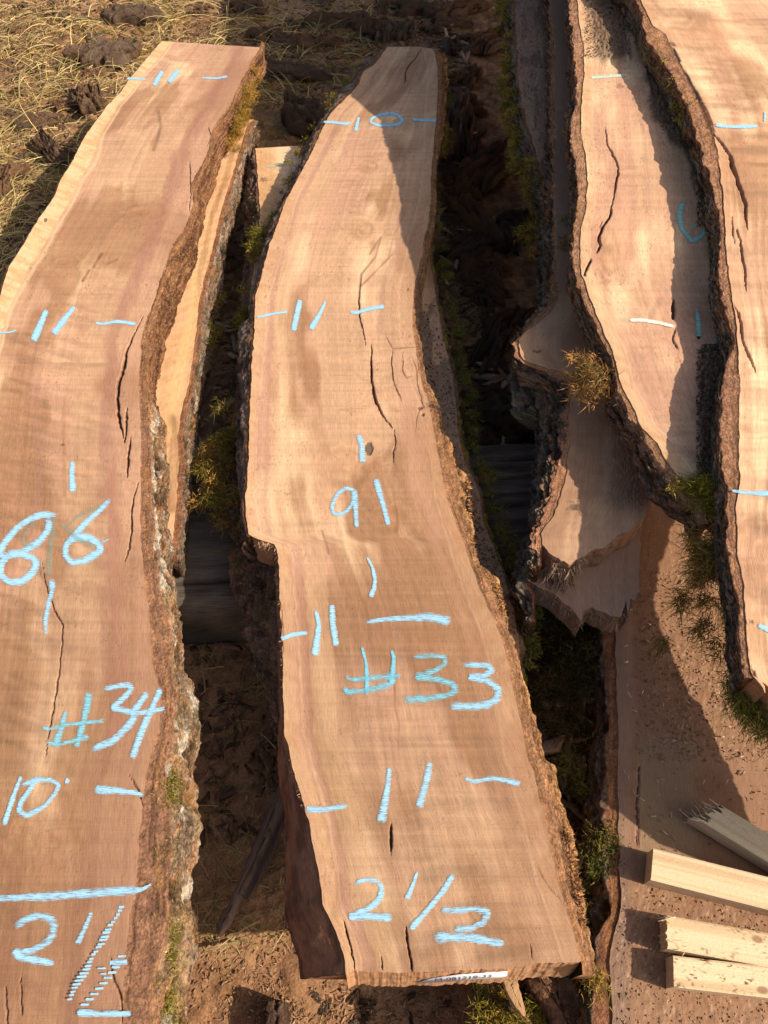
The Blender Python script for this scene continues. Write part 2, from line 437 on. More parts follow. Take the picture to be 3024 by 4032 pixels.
def barkcol(y, t, rz, fn, sd, inner=(.26, .115, .058), outer=(.17, .105, .065), lich=.1, mossy=.0, flake=.35, tin=.25, grey=.35):
    inner = np.array(inner); outer = np.array(outer)
    n1 = fbm(y*24, t*4, sd+20, 3); n2 = fbm(y*60, t*10, sd+21, 3)
    C = mixc(outer, outer*.30, np.clip(ss(.62, .35, rz)+.7*ss(.0, -.5, fbm(y*130, t*20, sd+27, 3)), 0, 1))
    C = mixc(C, np.array((.24, .20, .155)), grey*ss(-.1, .5, n1))
    C = mixc(C, np.array((.36, .15, .055)), flake*ss(.05, .45, n2))
    C = mixc(C, np.array((.52, .43, .33)), lich*ss(.25, .42, fbm(y*42, t*6, sd+22, 3)))
    C = mixc(C, np.array((.20, .17, .02)), mossy*ss(.1, .4, fbm(y*30, t*5, sd+23, 3)))
    Ci = mixc(inner, inner*.55, ss(0, .6, fbm(y*16, t*46, sd+24, 3)))
    Ci = mixc(Ci, np.array((.42, .2, .07)), .5*ss(.25, .5, fbm(y*20, t*26, sd+25, 2)))
    C = mixc(Ci, C, ss(tin-.04, tin+.05, t+.05*n2))
    return C*(1+.25*fn+.35*fbm(y*300, t*60, sd+28, 2)*ss(tin, tin+.08, t))[..., None]

# ------------------------------------------------------------------ tufts of moss, blades
def blades(rng, base, dirs, length, width, segs=3, curl=.6, colA=(.2, .17, .03), colB=(.45, .22, .04), cf=None, droop=0.0):
    """many thin curved strips. base Nx3, dirs Nx3"""
    n = len(base); d = dirs/np.linalg.norm(dirs, axis=1, keepdims=True)
    r = rng.normal(size=(n, 3)); side = np.cross(d, r); side /= np.linalg.norm(side, axis=1, keepdims=True)+1e-9
    bend = np.cross(d, side)
    L = np.broadcast_to(length, n)[:, None]; Wd = np.broadcast_to(width, n)[:, None]
    cu = rng.uniform(-curl, curl, (n, 1))
    rows = []
    for k in range(segs+1):
        t = k/segs
        p = base+d*L*t+bend*L*cu*t*t+np.array((0, 0, -1.0))*L*droop*t*t
        w = Wd*(1-.8*t)*.5
        rows.append((p-side*w, p+side*w))
    V = np.stack([x for r_ in rows for x in r_], 1)       # n, 2(segs+1), 3
    m = 2*(segs+1)
    f = np.array([[2*k, 2*k+1, 2*k+3, 2*k+2] for k in range(segs)])
    Fq = (np.arange(n)[:, None, None]*m+f[None]).reshape(-1, 4)
    cm = rng.random((n, 1)) if cf is None else cf.reshape(n, 1)
    C = np.asarray(colA)*(1-cm)+np.asarray(colB)*cm
    C = C*rng.uniform(.6, 1.35, (n, 1))
    C = np.repeat(C[:, None, :], m, 1)
    return V.reshape(-1, 3), Fq, C.reshape(-1, 3)

MK = .58
def tuft(name, rng, pts, mats=M_MOSS, parent=None, n=60, rad=.012, ln=(.006, .02), wd=.0014, out=(0, 0, 1), colA=(.13, .14, .02), colB=(.42, .24, .04), droop=.2, spread=.9, curl=.6):
    """clumps of moss at given world points (x,y,z[,radius])"""
    B = []; Ds = []; cf = []
    for p in pts:
        r = p[3] if len(p) > 3 else rad
        k = int(1.5*n*(r/rad)**1.5)+4
        q = rng.normal(size=(k, 3))*r*.5
        q[:, 2] *= .5
        B.append(np.array(p[:3])+q)
        Ds.append(np.array(out)+rng.normal(size=(k, 3))*spread+q/r*.5)
        cf.append(np.clip(rng.uniform(0, 1)+rng.normal(size=k)*.25, 0, 1))
    B = np.concatenate(B); Ds = np.concatenate(Ds); cf = np.concatenate(cf)
    V, Fq, C = blades(rng, B, Ds, rng.uniform(*ln, len(B))*MK, wd*.85, 3, curl*1.6, colA, colB, cf, droop)
    return mk(name, V, Fq, mats, parent, C, smooth=False)

def along(rng, px_pts, z, n, jx=.006, jz=.008, r=(.006, .016)):
    a = np.array(px_pts, float); x, y = W(a[:, 0], a[:, 1], z)
    t = rng.uniform(0, len(a)-1, n); i = np.minimum(t.astype(int), len(a)-2); f = t-i
    X = x[i]*(1-f)+x[i+1]*f+rng.normal(size=n)*jx; Y = y[i]*(1-f)+y[i+1]*f+rng.normal(size=n)*jx
    return [(X[k], Y[k], float(zy(z, Y[k]))+rng.normal()*jz, rng.uniform(*r)) for k in range(n)]

# ------------------------------------------------------------------ chalk
BLUE = (.38, .66, .84)
def chalk(name, slab, strokes, zoff=.0008, color=BLUE, cov=.12, op=1.0):
    """strokes: list of (points px, width px [, width end])"""
    V = []; Fq = []; C = []; G = []; n0 = 0
    for si, st in enumerate(strokes):
        pts, w0 = st[0], st[1]; w1 = st[2] if len(st) > 2 and st[2] is not None else w0
        cv = st[3] if len(st) > 3 else cov
        a = np.array(pts, float)
        seg = np.concatenate([[0], np.cumsum(np.hypot(*np.diff(a, axis=0).T))])
        n = max(int(seg[-1]/3.5), 10); q = np.linspace(0, seg[-1], n)
        # Catmull-Rom like smoothing: sample then blur
        xs = np.interp(q, seg, a[:, 0]); ys = np.interp(q, seg, a[:, 1])
        for _ in range(6):
            xs[1:-1] = (xs[:-2]+2*xs[1:-1]+xs[2:])/4; ys[1:-1] = (ys[:-2]+2*ys[1:-1]+ys[2:])/4
        tx = np.gradient(xs); ty = np.gradient(ys); nn = np.hypot(tx, ty)+1e-9
        t = np.linspace(0, 1, n)
        # a chalk stick side-on: stroke wider across its own nib, narrower at lift-off
        w = 1.3*(w0*(1-t)+w1*t)*(.86+.28*vn(t*9, t*0, si+int(a[0, 0])))*np.minimum(1, .55+np.minimum(t, 1-t)*9)
        c = 7
        k = np.linspace(-1, 1, c)[None, :]
        X = xs[:, None]+(-ty/nn*w*.5)[:, None]*k; Y = ys[:, None]+(tx/nn*w*.5)[:, None]*k
        wx, wy = W(X, Y, slab.zt)
        V.append(np.stack([wx, wy, zy(slab.zt, wy)+zoff+.00012*si+.00020*t[:, None]+.00004*k+0*wx], -1).reshape(-1, 3))
        Fq.append(gridf(n, c, n0)); n0 += n*c
        col = np.tile(np.asarray(color), (n*c, 1))*(1+.08*fbm(X*.1, Y*.1, 5, 2).reshape(-1, 1))
        C.append(col)
        e = np.abs(k)+0*X; endf = np.maximum(e, 1-np.minimum(np.minimum(t, 1-t)*14, 1)[:, None])
        G.append(np.stack([endf, cv+.05+0*e, op+0*e], -1).reshape(-1, 3))
    Fq = np.concatenate(Fq)
    return mk(name, np.concatenate(V), Fq, M_CHALK, slab.root, np.concatenate(C), np.concatenate(G), smooth=False)

# ================================================================== THE SLABS
Z33 = .25; ZL = .182; ZA = .17; ZB1 = Pl(.142, .172); ZB2 = Pl(.190, .172); Z6 = Pl(.272, .172); ZR = Pl(.3185, .172)
CRK = (.035, .018, .010); CRK2 = (.10, .05, .028)
o33, o34 = (1000, 3000), (0, 3000)

# ---- slab at the left
L34w = [(-700, 4300), (-650, 4000), (-454, 3100), (-300, 2500), (-225, 2100), (-150, 1700), (-90, 1400), (-30, 1250), (0, 1170), (12, 1120), (36, 1048), (90, 965), (151, 862), (211, 778), (241, 705), (283, 639), (331, 542), (374, 482), (422, 416), (476, 362), (512, 307), (579, 229), (627, 172), (650, 150)]
R34w = [(1025, 180), (1018, 200), (988, 243), (940, 338), (904, 416), (856, 476), (835, 512), (826, 560), (814, 609), (784, 663), (753, 723), (762, 802), (741, 862), (723, 904), (681, 958), (663, 995), (657, 1036), (627, 1108), (609, 1181), (575, 1260), (556, 1330), (552, 1400), (546, 1518), (553, 1633), (555, 1784), (552, 1904), (553, 1995), (555, 2121), (570, 2271), (588, 2422), (591, 2543), (603, 2621), (627, 2711), (636, 2802), (615, 2892), (591, 2995), (570, 3060), (564, 3181), (552, 3271), (546, 3392), (536, 3500), (512, 3603), (500, 3723), (488, 3844), (482, 3995), (475, 4300)]
S34sil = [(1030, 195), (1030, 260), (985, 380), (946, 470), (905, 560), (868, 603), (856, 651), (838, 723), (808, 784), (790, 862), (778, 995), (766, 1036), (729, 1096), (699, 1175), (681, 1241), (663, 1301), (639, 1374), (612, 1500), (618, 1573), (636, 1651), (654, 1690), (642, 1741), (657, 1832), (660, 1904), (651, 1976), (660, 2060), (669, 2151), (681, 2271), (699, 2392), (717, 2512), (732, 2633), (753, 2711), (769, 2796), (775, 2965), (763, 3030), (778, 3139), (790, 3260), (775, 3362), (753, 3452), (760, 3573), (787, 3620), (790, 3693), (778, 3784), (747, 3892), (741, 3995), (725, 4300)]
S34band = [(1030, 190), (992, 250), (950, 345), (912, 425), (842, 515), (822, 612), (762, 725), (772, 805), (735, 905), (672, 1000), (640, 1108), (625, 1181), (600, 1260), (590, 1330), (585, 1420), (578, 1573), (588, 1754), (594, 1904), (600, 2050), (606, 2121), (615, 2271), (655, 2440), (669, 2603), (681, 2723), (669, 2904), (650, 3040), (654, 3181), (657, 3362), (660, 3603), (627, 3754), (603, 3904), (590, 4300)]
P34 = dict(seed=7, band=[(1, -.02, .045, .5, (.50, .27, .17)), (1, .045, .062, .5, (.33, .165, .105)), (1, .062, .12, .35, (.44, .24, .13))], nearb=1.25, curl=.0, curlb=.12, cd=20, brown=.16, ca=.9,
    sap=[(-1, .034, 1, YEL)],
    knots=[(560, 830, 110, 45), (250, 1030, 60, 30), (100, 3300, 160, 190)],
    streak=[([(950, 200), (820, 420), (700, 640), (660, 760), (600, 930), (520, 1120), (440, 1300), (425, 1500), (430, 1800), (440, 2100), (470, 2500), (460, 2900)], 42, .55, (.40, .19, .125)),
            ([(625, 440), (635, 500), (608, 590)], 10, .7, (.2, .12, .07)),
            ([(400, 1000), (372, 1050)], 9, .8, (.25, .11, .06)), ([(350, 1065), (325, 1105)], 8, .8, (.25, .11, .06)), ([(424, 1040), (462, 1022)], 7, .6, (.25, .11, .06)),
            ([(145, 2200), (185, 2300)], 14, .5, (.2, .12, .08)), ([(180, 2950), (215, 2780)], 11, .5, (.2, .1, .06)),
            ([(145, 1500), (150, 1900), (130, 2300)], 26, .25, (.40, .2, .15)),
            ([(300, 3100), (330, 3400), (290, 3700)], 90, .35, (.30, .145, .075)), ([(20, 3300), (60, 3900)], 70, .45, (.28, .13, .07)),
            ([(500, 2250), (420, 2400), (480, 2800)], 80, .35, (.32, .16, .09)),
            ([(250, 1432), (330, 1440), (410, 1436)], 12, .45, (.30, .17, .08)),
            ([(250, 1560), (255, 1950)], 12, .35, (.36, .17, .08))])
cr34 = [([(560, 1247), (520, 1330), (495, 1395), (485, 1450), (468, 1500), (463, 1560), (466, 1620), (475, 1680), (490, 1740)], 10, .010, CRK),
        ([(515, 1720), (505, 1780), (503, 1830), (500, 1880)], 7, .008, CRK), ([(500, 1600), (497, 1680), (490, 1745)], 6, .006, CRK2),
        ([(545, 1900), (528, 1950), (518, 2010), (517, 2090), (508, 2160), (492, 2210)], 4.5, .006, CRK),
        ([(163, 2200), (180, 2300), (215, 2410), (247, 2462), (243, 2540), (232, 2650), (212, 2780), (190, 2900), (178, 2990)], 3.6, .004, (.12, .06, .035)),
        ([(750-5, 630), (748, 700), (752, 760), (745, 830)], 3, .004, CRK2), ([(820, 500), (832, 540), (815, 575)], 3, .003, CRK2),
        ([(20, 3880), (28, 3990), (30, 4100)], 5, .003, CRK2), ([(80, 3850), (86, 4000)], 4, .003, CRK2),
        ([(430, 3760), (445, 3850), (480, 3940), (482, 4060)], 5, .004, CRK2), ([(510, 3050), (540, 3110), (570, 3190)], 4, .003, CRK2)]
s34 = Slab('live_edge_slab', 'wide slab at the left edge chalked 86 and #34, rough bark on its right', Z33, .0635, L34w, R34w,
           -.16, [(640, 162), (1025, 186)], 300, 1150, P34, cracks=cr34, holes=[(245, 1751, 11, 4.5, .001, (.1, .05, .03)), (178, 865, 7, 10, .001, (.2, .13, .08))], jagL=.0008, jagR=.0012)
ysp = W(0, 1560, Z33)[1]
def bc34(y, t, rz, fn, sd):
    A = barkcol(y, t, rz, fn, sd, lich=.95, mossy=.12, flake=.5, tin=.28, grey=.35, inner=(.29, .145, .082), outer=(.36, .22, .125))
    g = fbm(y*18, t*26, sd+40, 3)
    B = mixc((.30, .145, .07), (.13, .062, .035), ss(-.3, .5, g+.3*fn))
    B = mixc(B, (.40, .23, .11), .5*ss(.1, .5, fbm(y*30, t*14, sd+41, 3)))
    m = ss(-.04, .03, y-ysp+.02*fbm(y*20, t*8, sd+42, 2))
    return mixc(A, B, m)
s34.bark(1, S34band, S34sil, .7, amp=.0046, colf=bc34, inset=.2, ncol=96, nrow=1500, name='bark_edge')
s34.bark(-1, .006, .012, .6, amp=.002, colf=lambda *a: barkcol(*a, lich=0, flake=.1, outer=(.20, .15, .10)), ncol=12, name='bark_edge', jag=.0008)

# ---- slab under the left one
L34lw = [(300, 2200), (350, 2000), (420, 1500), (560, 1000), (700, 700), (800, 460)]
R34lw = [(1000, 470), (976, 488), (960, 545), (940, 603), (904, 723), (868, 844), (832, 995), (814, 1060), (784, 1181), (775, 1289), (759, 1392), (747, 1500), (717, 1603), (699, 1723), (702, 1844), (695, 1950), (690, 2050), (670, 2200)]
sl34 = Slab('live_edge_slab', 'orange curly-grained slab lying partly hidden beneath the #34 slab', ZL, .062, L34lw, R34lw, [(350, 2185), (680, 2150)], [(800, 470), (990, 470)], 160, 520,
            dict(seed=21, curl=-.2, curlb=.4, cd=-10, brown=-.25, ca=1.5, sap=[(1, .5, .75, (.74, .46, .24))],
                 streak=[([(925, 560), (880, 720), (830, 880), (800, 1020), (770, 1200)], 16, .6, (.35, .17, .06)), ([(770, 1100), (750, 1300), (700, 1500), (680, 1700)], 34, .6, (.78, .50, .22)), ([(690, 1650), (685, 1850), (680, 2000)], 30, .6, (.28, .14, .07))]),
            jagR=.0012)
S34l = [(1005, 480), (989, 542), (970, 663), (940, 784), (904, 874), (892, 964), (880, 1036), (862, 1151), (838, 1241), (832, 1362), (802, 1512), (784, 1663), (760, 1772), (738, 1874), (735, 1995), (744, 2042), (711, 2115), (681, 2200)]
sl34.bark(1, .010, S34l, .5, amp=.004, colf=lambda *a: barkcol(*a, lich=.5, mossy=.15, flake=.5, tin=.2, grey=.5, outer=(.24, .15, .095)), ncol=36)

# ---- centre slab
L33w = [(1362, 3850), (1356, 3784), (1338, 3711), (1301, 3627), (1271, 3561), (1259, 3452), (1241, 3362), (1223, 3259), (1199, 3175), (1175, 3102), (1150, 3000), (1121, 2892), (1118, 2784), (1112, 2633), (1109, 2512), (1105, 2392), (1099, 2289), (1096, 2200), (1090, 2160), (1078, 2142), (1036, 2130), (1006, 2120), (975, 2104), (969, 2040), (968, 1960), (974, 1904), (980, 1750), (984, 1600), (990, 1450), (998, 1362), (1004, 1250), (1006, 1169), (1030, 1090), (1052, 1000), (1060, 964), (1090, 892), (1127, 784), (1163, 723), (1199, 651), (1241, 573), (1271, 500), (1301, 446), (1338, 410), (1386, 362), (1412, 330), (1424, 300), (1434, 278), (1470, 259), (1500, 222), (1526, 180)]
R33w = [(1690, 180), (1711, 205), (1723, 271), (1723, 362), (1717, 470), (1711, 530), (1705, 603), (1696, 693), (1696, 784), (1687, 874), (1669, 934), (1663, 1000), (1654, 1030), (1633, 1121), (1624, 1211), (1624, 1301), (1637, 1362), (1645, 1440), (1663, 1524), (1690, 1585), (1702, 1663), (1717, 1753), (1735, 1844), (1753, 1934), (1772, 2000), (1784, 2030), (1808, 2096), (1832, 2151), (1856, 2229), (1886, 2313), (1922, 2392), (1964, 2482), (1989, 2561), (2002, 2633), (2018, 2700), (2036, 2784), (2060, 2874), (2080, 3000), (2096, 3030), (2118, 3121), (2142, 3211), (2165, 3319), (2184, 3422), (2208, 3512), (2238, 3603), (2259, 3675), (2283, 3772), (2291, 3800)]
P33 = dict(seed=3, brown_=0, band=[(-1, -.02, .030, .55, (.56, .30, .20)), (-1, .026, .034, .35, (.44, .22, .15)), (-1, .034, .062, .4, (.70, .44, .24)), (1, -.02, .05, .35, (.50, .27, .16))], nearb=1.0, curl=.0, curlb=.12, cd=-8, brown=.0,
    sap=[(-1, .018, .45, (.76, .48, .24)), (1, .02, .35, (.64, .38, .21))],
    knots=[(1450, 655, 48, 34), (1425, 905, 62, 50), (1365, 1850, 120, 110), (1540, 2050, 90, 70)],
    streak=[([(1455, 1000), (1500, 935), (1480, 1010), (1425, 1080), (1412, 1180)], 7, .7, (.36, .17, .11)), ([(1545, 1000), (1470, 1080), (1418, 1130)], 6, .6, (.36, .17, .11)),
            ([(1590, 600), (1575, 800), (1560, 1000), (1510, 1130), (1500, 1300)], 18, .45, (.46, .24, .16)), ([(1580, 780), (1590, 850), (1550, 930), (1530, 1010)], 6, .5, (.35, .17, .12)),
            ([(1555, 1740), (1530, 1790), (1440, 1850), (1410, 1920), (1395, 1990)], 22, .5, (.32, .15, .075)), ([(1550, 1760), (1555, 1950), (1560, 2060)], 13, .45, (.33, .16, .08)),
            ([(1555, 2000), (1568, 2060), (1562, 2090)], 15, .7, (.26, .11, .05)), ([(1270, 2090), (1285, 2140), (1295, 2180)], 6, .55, (.27, .13, .07)),
            ([(1540, 2550), (1553, 2700), (1555, 2800), (1572, 2850), (1568, 2950)], 6, .6, (.30, .14, .07)),
            ([(1500, 3100), (1500, 3250), (1540, 3350), (1560, 3450)], 40, .3, (.36, .19, .11)), ([(1368, 3270), (1360, 3420), (1350, 3530)], 12, .35, (.38, .21, .13)),
            ([(1330, 3450), (1325, 3600)], 28, .5, (.30, .14, .075)), ([(1700, 2500), (1800, 2500), (1900, 2560), (1960, 2700)], 70, .45, (.34, .17, .085)),
            ([(1600, 2300), (1760, 2250), (1850, 2350)], 80, .25, (.36, .19, .10)), ([(1950, 2800), (2040, 3000), (2100, 3300)], 60, .35, (.36, .19, .11)),
            ([(1145, 2200), (1150, 2500), (1180, 2900), (1230, 3300), (1290, 3500)], 34, .35, (.56, .30, .20)), ([(1580, 1400), (1600, 1600), (1650, 1900), (1720, 2100)], 50, .3, (.60, .34, .22)),
            ([(1370, 1450), (1440, 1500), (1500, 1550), (1560, 1620)], 10, .2, (.40, .2, .1)), ([(1600, 3770), (1690, 3770), (1720, 3800)], 40, .4, (.28, .15, .08)),
            ([(2140, 3200), (2180, 3440), (2230, 3600)], 18, .4, (.30, .15, .08))])
cr33 = [([(1660, 190), (1635, 230), (1605, 262), (1594, 285), (1598, 315), (1588, 328)], 3.6, .004, CRK),
        ([(1422, 1100), (1412, 1180), (1415, 1240), (1428, 1290), (1440, 1358)], 3.6, .004, CRK2), ([(1464, 1355), (1460, 1420), (1463, 1480), (1472, 1560), (1498, 1620), (1546, 1688)], 6, .008, CRK),
        ([(1552, 1690), (1560, 1740), (1549, 1780), (1550, 1830)], 3, .003, CRK2),
        ([(1520, 1325), (1545, 1372), (1640, 1366)], 3.4, .001, (.34, .19, .10)), ([(1545, 1372), (1540, 1440), (1552, 1510), (1580, 1580)], 3, .002, (.25, .13, .07)),
        ([(1584, 1385), (1586, 1430), (1582, 1460), (1602, 1488), (1622, 1480)], 3, .001, (.30, .16, .08)), ([(1620, 1400), (1640, 1455), (1645, 1530), (1668, 1604), (1650, 1612), (1640, 1660), (1635, 1700)], 3, .001, (.28, .15, .08)),
        ([(1350, 3620), (1380, 3720), (1398, 3818)], 4.2, .006, CRK), ([(1598, 3640), (1605, 3710), (1620, 3800), (1624, 3826)], 6, .007, CRK), ([(1500, 3760), (1506, 3822)], 2.6, .004, CRK),
        ([(1352, 3780), (1350, 3830)], 4, .006, CRK), ([(2090, 3720), (2095, 3780)], 3, .002, CRK2), ([(2105, 3400), (2150, 3480), (2220, 3560)], 3, .0006, (.26, .13, .07)),
        ([(1108, 2380), (1112, 2480), (1113, 2600)], 2.5, .001, (.3, .15, .09))]
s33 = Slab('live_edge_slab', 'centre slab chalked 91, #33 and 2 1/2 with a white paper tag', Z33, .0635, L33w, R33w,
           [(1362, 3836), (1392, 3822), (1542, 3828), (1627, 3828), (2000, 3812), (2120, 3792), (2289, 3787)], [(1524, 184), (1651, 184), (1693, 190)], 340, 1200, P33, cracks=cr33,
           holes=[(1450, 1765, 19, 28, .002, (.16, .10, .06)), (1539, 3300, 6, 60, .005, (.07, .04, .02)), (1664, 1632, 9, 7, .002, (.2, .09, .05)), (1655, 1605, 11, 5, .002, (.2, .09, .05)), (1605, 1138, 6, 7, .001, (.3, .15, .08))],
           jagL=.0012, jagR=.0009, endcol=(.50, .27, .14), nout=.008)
S33sil = [(1760, 229), (1763, 271), (1760, 362), (1753, 482), (1747, 542), (1723, 603), (1711, 663), (1700, 760), (1690, 880), (1668, 990), (1656, 1030), (1635, 1121), (1627, 1211), (1627, 1301), (1640, 1362), (1650, 1440), (1671, 1510), (1717, 1555), (1735, 1633), (1747, 1711), (1784, 1766), (1796, 1838), (1835, 1862), (1847, 1922), (1832, 1989), (1841, 2018), (1868, 2078), (1862, 2139), (1885, 2229), (1958, 2280), (1970, 2338), (1998, 2386), (2008, 2470), (2030, 2573), (2054, 2669), (2078, 2753), (2102, 2832), (2121, 2916), (2142, 2995), (2178, 3012), (2196, 3108), (2229, 3211), (2245, 3259), (2262, 3310), (2265, 3362), (2283, 3452), (2301, 3542), (2307, 3639), (2338, 3693), (2347, 3784), (2338, 3830)]
def bc33(y, t, rz, fn, sd):
    A = barkcol(y, t, rz, fn, sd, lich=.0, flake=.8, tin=.5, grey=.1, inner=(.33, .165, .085), outer=(.52, .28, .12))
    return A
s33.bark(1, .010, S33sil, .35, amp=.0028, colf=bc33, ncol=30, inset=.45, jag=.0016)
S33L = [(1036, 976), (1050, 930), (1078, 856), (1121, 778), (1181, 651), (1211, 561), (1253, 490), (1295, 425), (1325, 368), (1386, 300), (1422, 250), (1465, 235), (1500, 205)]
S33L2 = [(935, 1300), (946, 1446), (940, 1524), (950, 1603), (922, 1669), (930, 1802), (940, 1904), (955, 2000), (962, 2100)]
s33.bark(-1, .004, S33L2+[(985, 1250), (1000, 1150), (1010, 1050)]+S33L, .4, y0=float(W(0, 2112, Z33)[1]), amp=.0028, colf=lambda *a: barkcol(*a, lich=.05, flake=.3, tin=.3, grey=.5, outer=(.26, .17, .12)), ncol=22, inset=.3)
SW = [(1085, 2180), (1090, 2400), (1098, 2560), (1100, 2660), (1099, 3030), (1105, 3120), (1121, 3211), (1127, 3362), (1118, 3500), (1127, 3621), (1157, 3711), (1181, 3778), (1192, 3880)]
def bcw(y, t, rz, fn, sd):
    C = mixc((.32, .14, .075), (.17, .07, .04), ss(-.3, .4, fbm(y*60+t*5, t*9, sd+3, 3)))
    C = mixc(C, (.33, .15, .08), .6*ss(.1, .5, fbm(y*24, t*40, sd+5, 3)))
    C = mixc(C, (.10, .085, .06), .8*ss(.0, .2, .09-np.abs(t-.75)-.0*y)*ss(.0, .3, fbm(y*30, t*3, sd+7, 2)+.2))
    return C
s33.bark(-1, .0012, SW, .96, y1=float(W(0, 2150, Z33)[1]), amp=.0022, colf=bcw, ncol=40, inset=.03, bandz=.05, jag=.0008, name='waney_side', m=M_BARE)

# ---- slab beneath the centre one
Ll = [(1250, 3300), (1150, 2900), (1130, 2760), (1110, 2600), (1100, 2400), (1095, 2200), (1090, 2100), (1040, 1900), (1000, 1500), (985, 1150), (1008, 1000), (1025, 830), (1014, 700), (1006, 575)]
Rl = [(1700, 560), (1695, 700), (1690, 800), (1693, 1036), (1718, 1181), (1738, 1301), (1775, 1452), (1790, 1543), (1806, 1723), (1826, 1814), (1888, 1940), (1896, 2030), (1940, 2151), (1985, 2271), (2020, 2400), (2040, 2500), (2050, 2640), (2020, 2900), (1950, 3300)]
def dl33(px, py, X, Y, C, Z):
    m = ss(-.12, .05, fbm(px/75, py/110, 5, 3)+ss(1250, 1500, py)*.5-.02)*ss(1500, 1600, px)
    C = mixc(C, (.27, .18, .115), .85*m); C = mixc(C, C*.0+np.array((.36, .27, .19)), .5*(1-ss(1500, 1600, px)*0-1))
    g = fbm(px/6, py/6, 9, 2)
    return C*(1+.35*g*m)[..., None], Z+.0015*m*(1+g)
sl33 = Slab('live_edge_slab', 'dusty slab lying beneath the #33 slab, its mossy right edge showing', ZL, .062, Ll, Rl, [(1250, 3250), (1950, 3250)], [(1006, 584), (1193, 573), (1690, 560)], 200, 700,
            dict(seed=31, curl=.0, curlb=.2, brown=-.1, sap=[(-1, .06, .6, (.70, .40, .17))]), dust=dl33)
sl33.bark(1, .006, .012, .6, amp=.004, colf=lambda *a: barkcol(*a, lich=.1, mossy=1.0, tin=.1), ncol=20)
sl33.bark(-1, .006, [(1000, 575), (985, 640), (965, 720), (958, 784), (960, 860), (964, 1000), (950, 1200), (935, 1500), (905, 1700), (903, 2000), (905, 2200), (935, 2400), (985, 2600), (1070, 2760), (1100, 2900), (1200, 3300)], .6, amp=.005,
          colf=lambda *a: barkcol(*a, lich=.2, mossy=.3, flake=.3, tin=.1, grey=.35, outer=(.20, .12, .08)), ncol=30)

# ---- bottom slab of the right stack
LAw = [(2400, 4300), (2410, 4000), (2398, 3784), (2412, 3693), (2446, 3573), (2440, 3422), (2432, 3000), (2434, 2904), (2428, 2723), (2422, 2482), (2420, 2300), (2400, 2100), (2380, 1500), (2360, 1000), (2340, 500), (2330, 100)]
RAw = [(4700, 4300), (4300, 3500), (3900, 2600), (3500, 1800), (3200, 1000), (3000, 500), (2900, 100)]
def dA(px, py, X, Y, C, Z):
    n = fbm(px/150, py/150, 70, 3); g = vn(px/4.2, py/4.2, 71); g2 = vn(px/9, py/9, 72)
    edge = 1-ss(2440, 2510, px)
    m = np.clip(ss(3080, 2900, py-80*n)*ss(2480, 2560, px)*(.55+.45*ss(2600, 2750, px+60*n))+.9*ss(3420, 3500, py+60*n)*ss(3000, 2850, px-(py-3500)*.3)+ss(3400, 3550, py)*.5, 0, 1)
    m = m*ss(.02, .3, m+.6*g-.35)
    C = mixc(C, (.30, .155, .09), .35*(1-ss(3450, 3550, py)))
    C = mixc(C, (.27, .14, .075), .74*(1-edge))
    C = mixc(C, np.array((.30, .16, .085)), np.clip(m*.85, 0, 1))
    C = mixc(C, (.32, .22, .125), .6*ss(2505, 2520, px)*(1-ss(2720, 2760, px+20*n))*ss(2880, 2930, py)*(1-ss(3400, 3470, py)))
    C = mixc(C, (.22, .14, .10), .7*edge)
    sp_ = ss(.82, .9, vn(px/5, py/5, 73))*(.2+.5*m)
    C = mixc(C, (.18, .105, .06), .28*sp_)
    C = mixc(C, (.62, .42, .28), .55*ss(.80, .9, vn(px/4, py/4, 74))*m)
    return C*(1+.35*(g-.5)*m)[..., None], Z+.0014*m*(.3+.3*g2+.5*g+.8*fbm(px/30, py/30, 76, 4))
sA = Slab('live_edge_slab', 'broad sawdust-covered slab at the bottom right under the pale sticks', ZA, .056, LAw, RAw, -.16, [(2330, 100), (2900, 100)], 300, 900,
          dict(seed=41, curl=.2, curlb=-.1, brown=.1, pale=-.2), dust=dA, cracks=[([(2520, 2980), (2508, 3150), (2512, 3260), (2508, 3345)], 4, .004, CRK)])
sA.bark(-1, [(2325, 4300), (2330, 4000), (2350, 3700), (2400, 3600), (2380, 3300), (2390, 2900), (2370, 2500), (2340, 2000), (2300, 1000), (2290, 100)],
        [(2270, 4300), (2277, 4000), (2285, 3900), (2350, 3844), (2345, 3723), (2313, 3603), (2295, 3422), (2301, 3241), (2325, 3000), (2340, 2850), (2325, 2603), (2320, 2300), (2290, 2000), (2260, 1000), (2250, 100)], .7, amp=.006,
        colf=lambda *a: barkcol(*a, lich=.15, mossy=.25, flake=.35, tin=.2, grey=.3, outer=(.17, .11, .075)), ncol=44)

# ---- weathered slab with the mossy left edge
LB1 = [(2100, 2310), (2110, 2200), (2130, 2050), (2150, 1800), (2150, 1500), (2160, 1200), (2165, 1000), (2155, 850), (2150, 770), (2139, 693), (2108, 603), (2060, 422), (2042, 301), (2030, 60), (2026, 0), (2020, -300)]
RB1 = [(2530, 2440), (2520, 2337), (2516, 2259), (2522, 2120), (2540, 2000), (2560, 1500), (2580, 800), (2590, 0), (2600, -300)]
def dB1(px, py, X, Y, C, Z):
    m = 1-ss(1900, 2100, py)
    g = vn(px/5, py/5, 81)
    C = mixc(C, (.31, .19, .125), .85*m); C = mixc(C, (.40, .24, .17), .55*(1-m))
    C = mixc(C, (.16, .10, .065), .7*m*ss(.0, .4, fbm(px/24, py/60, 84, 3)))
    return C*(1+.3*(g-.5)*m)[..., None], Z+.0018*m*(.4*g+fbm(px/20, py/20, 82, 3))
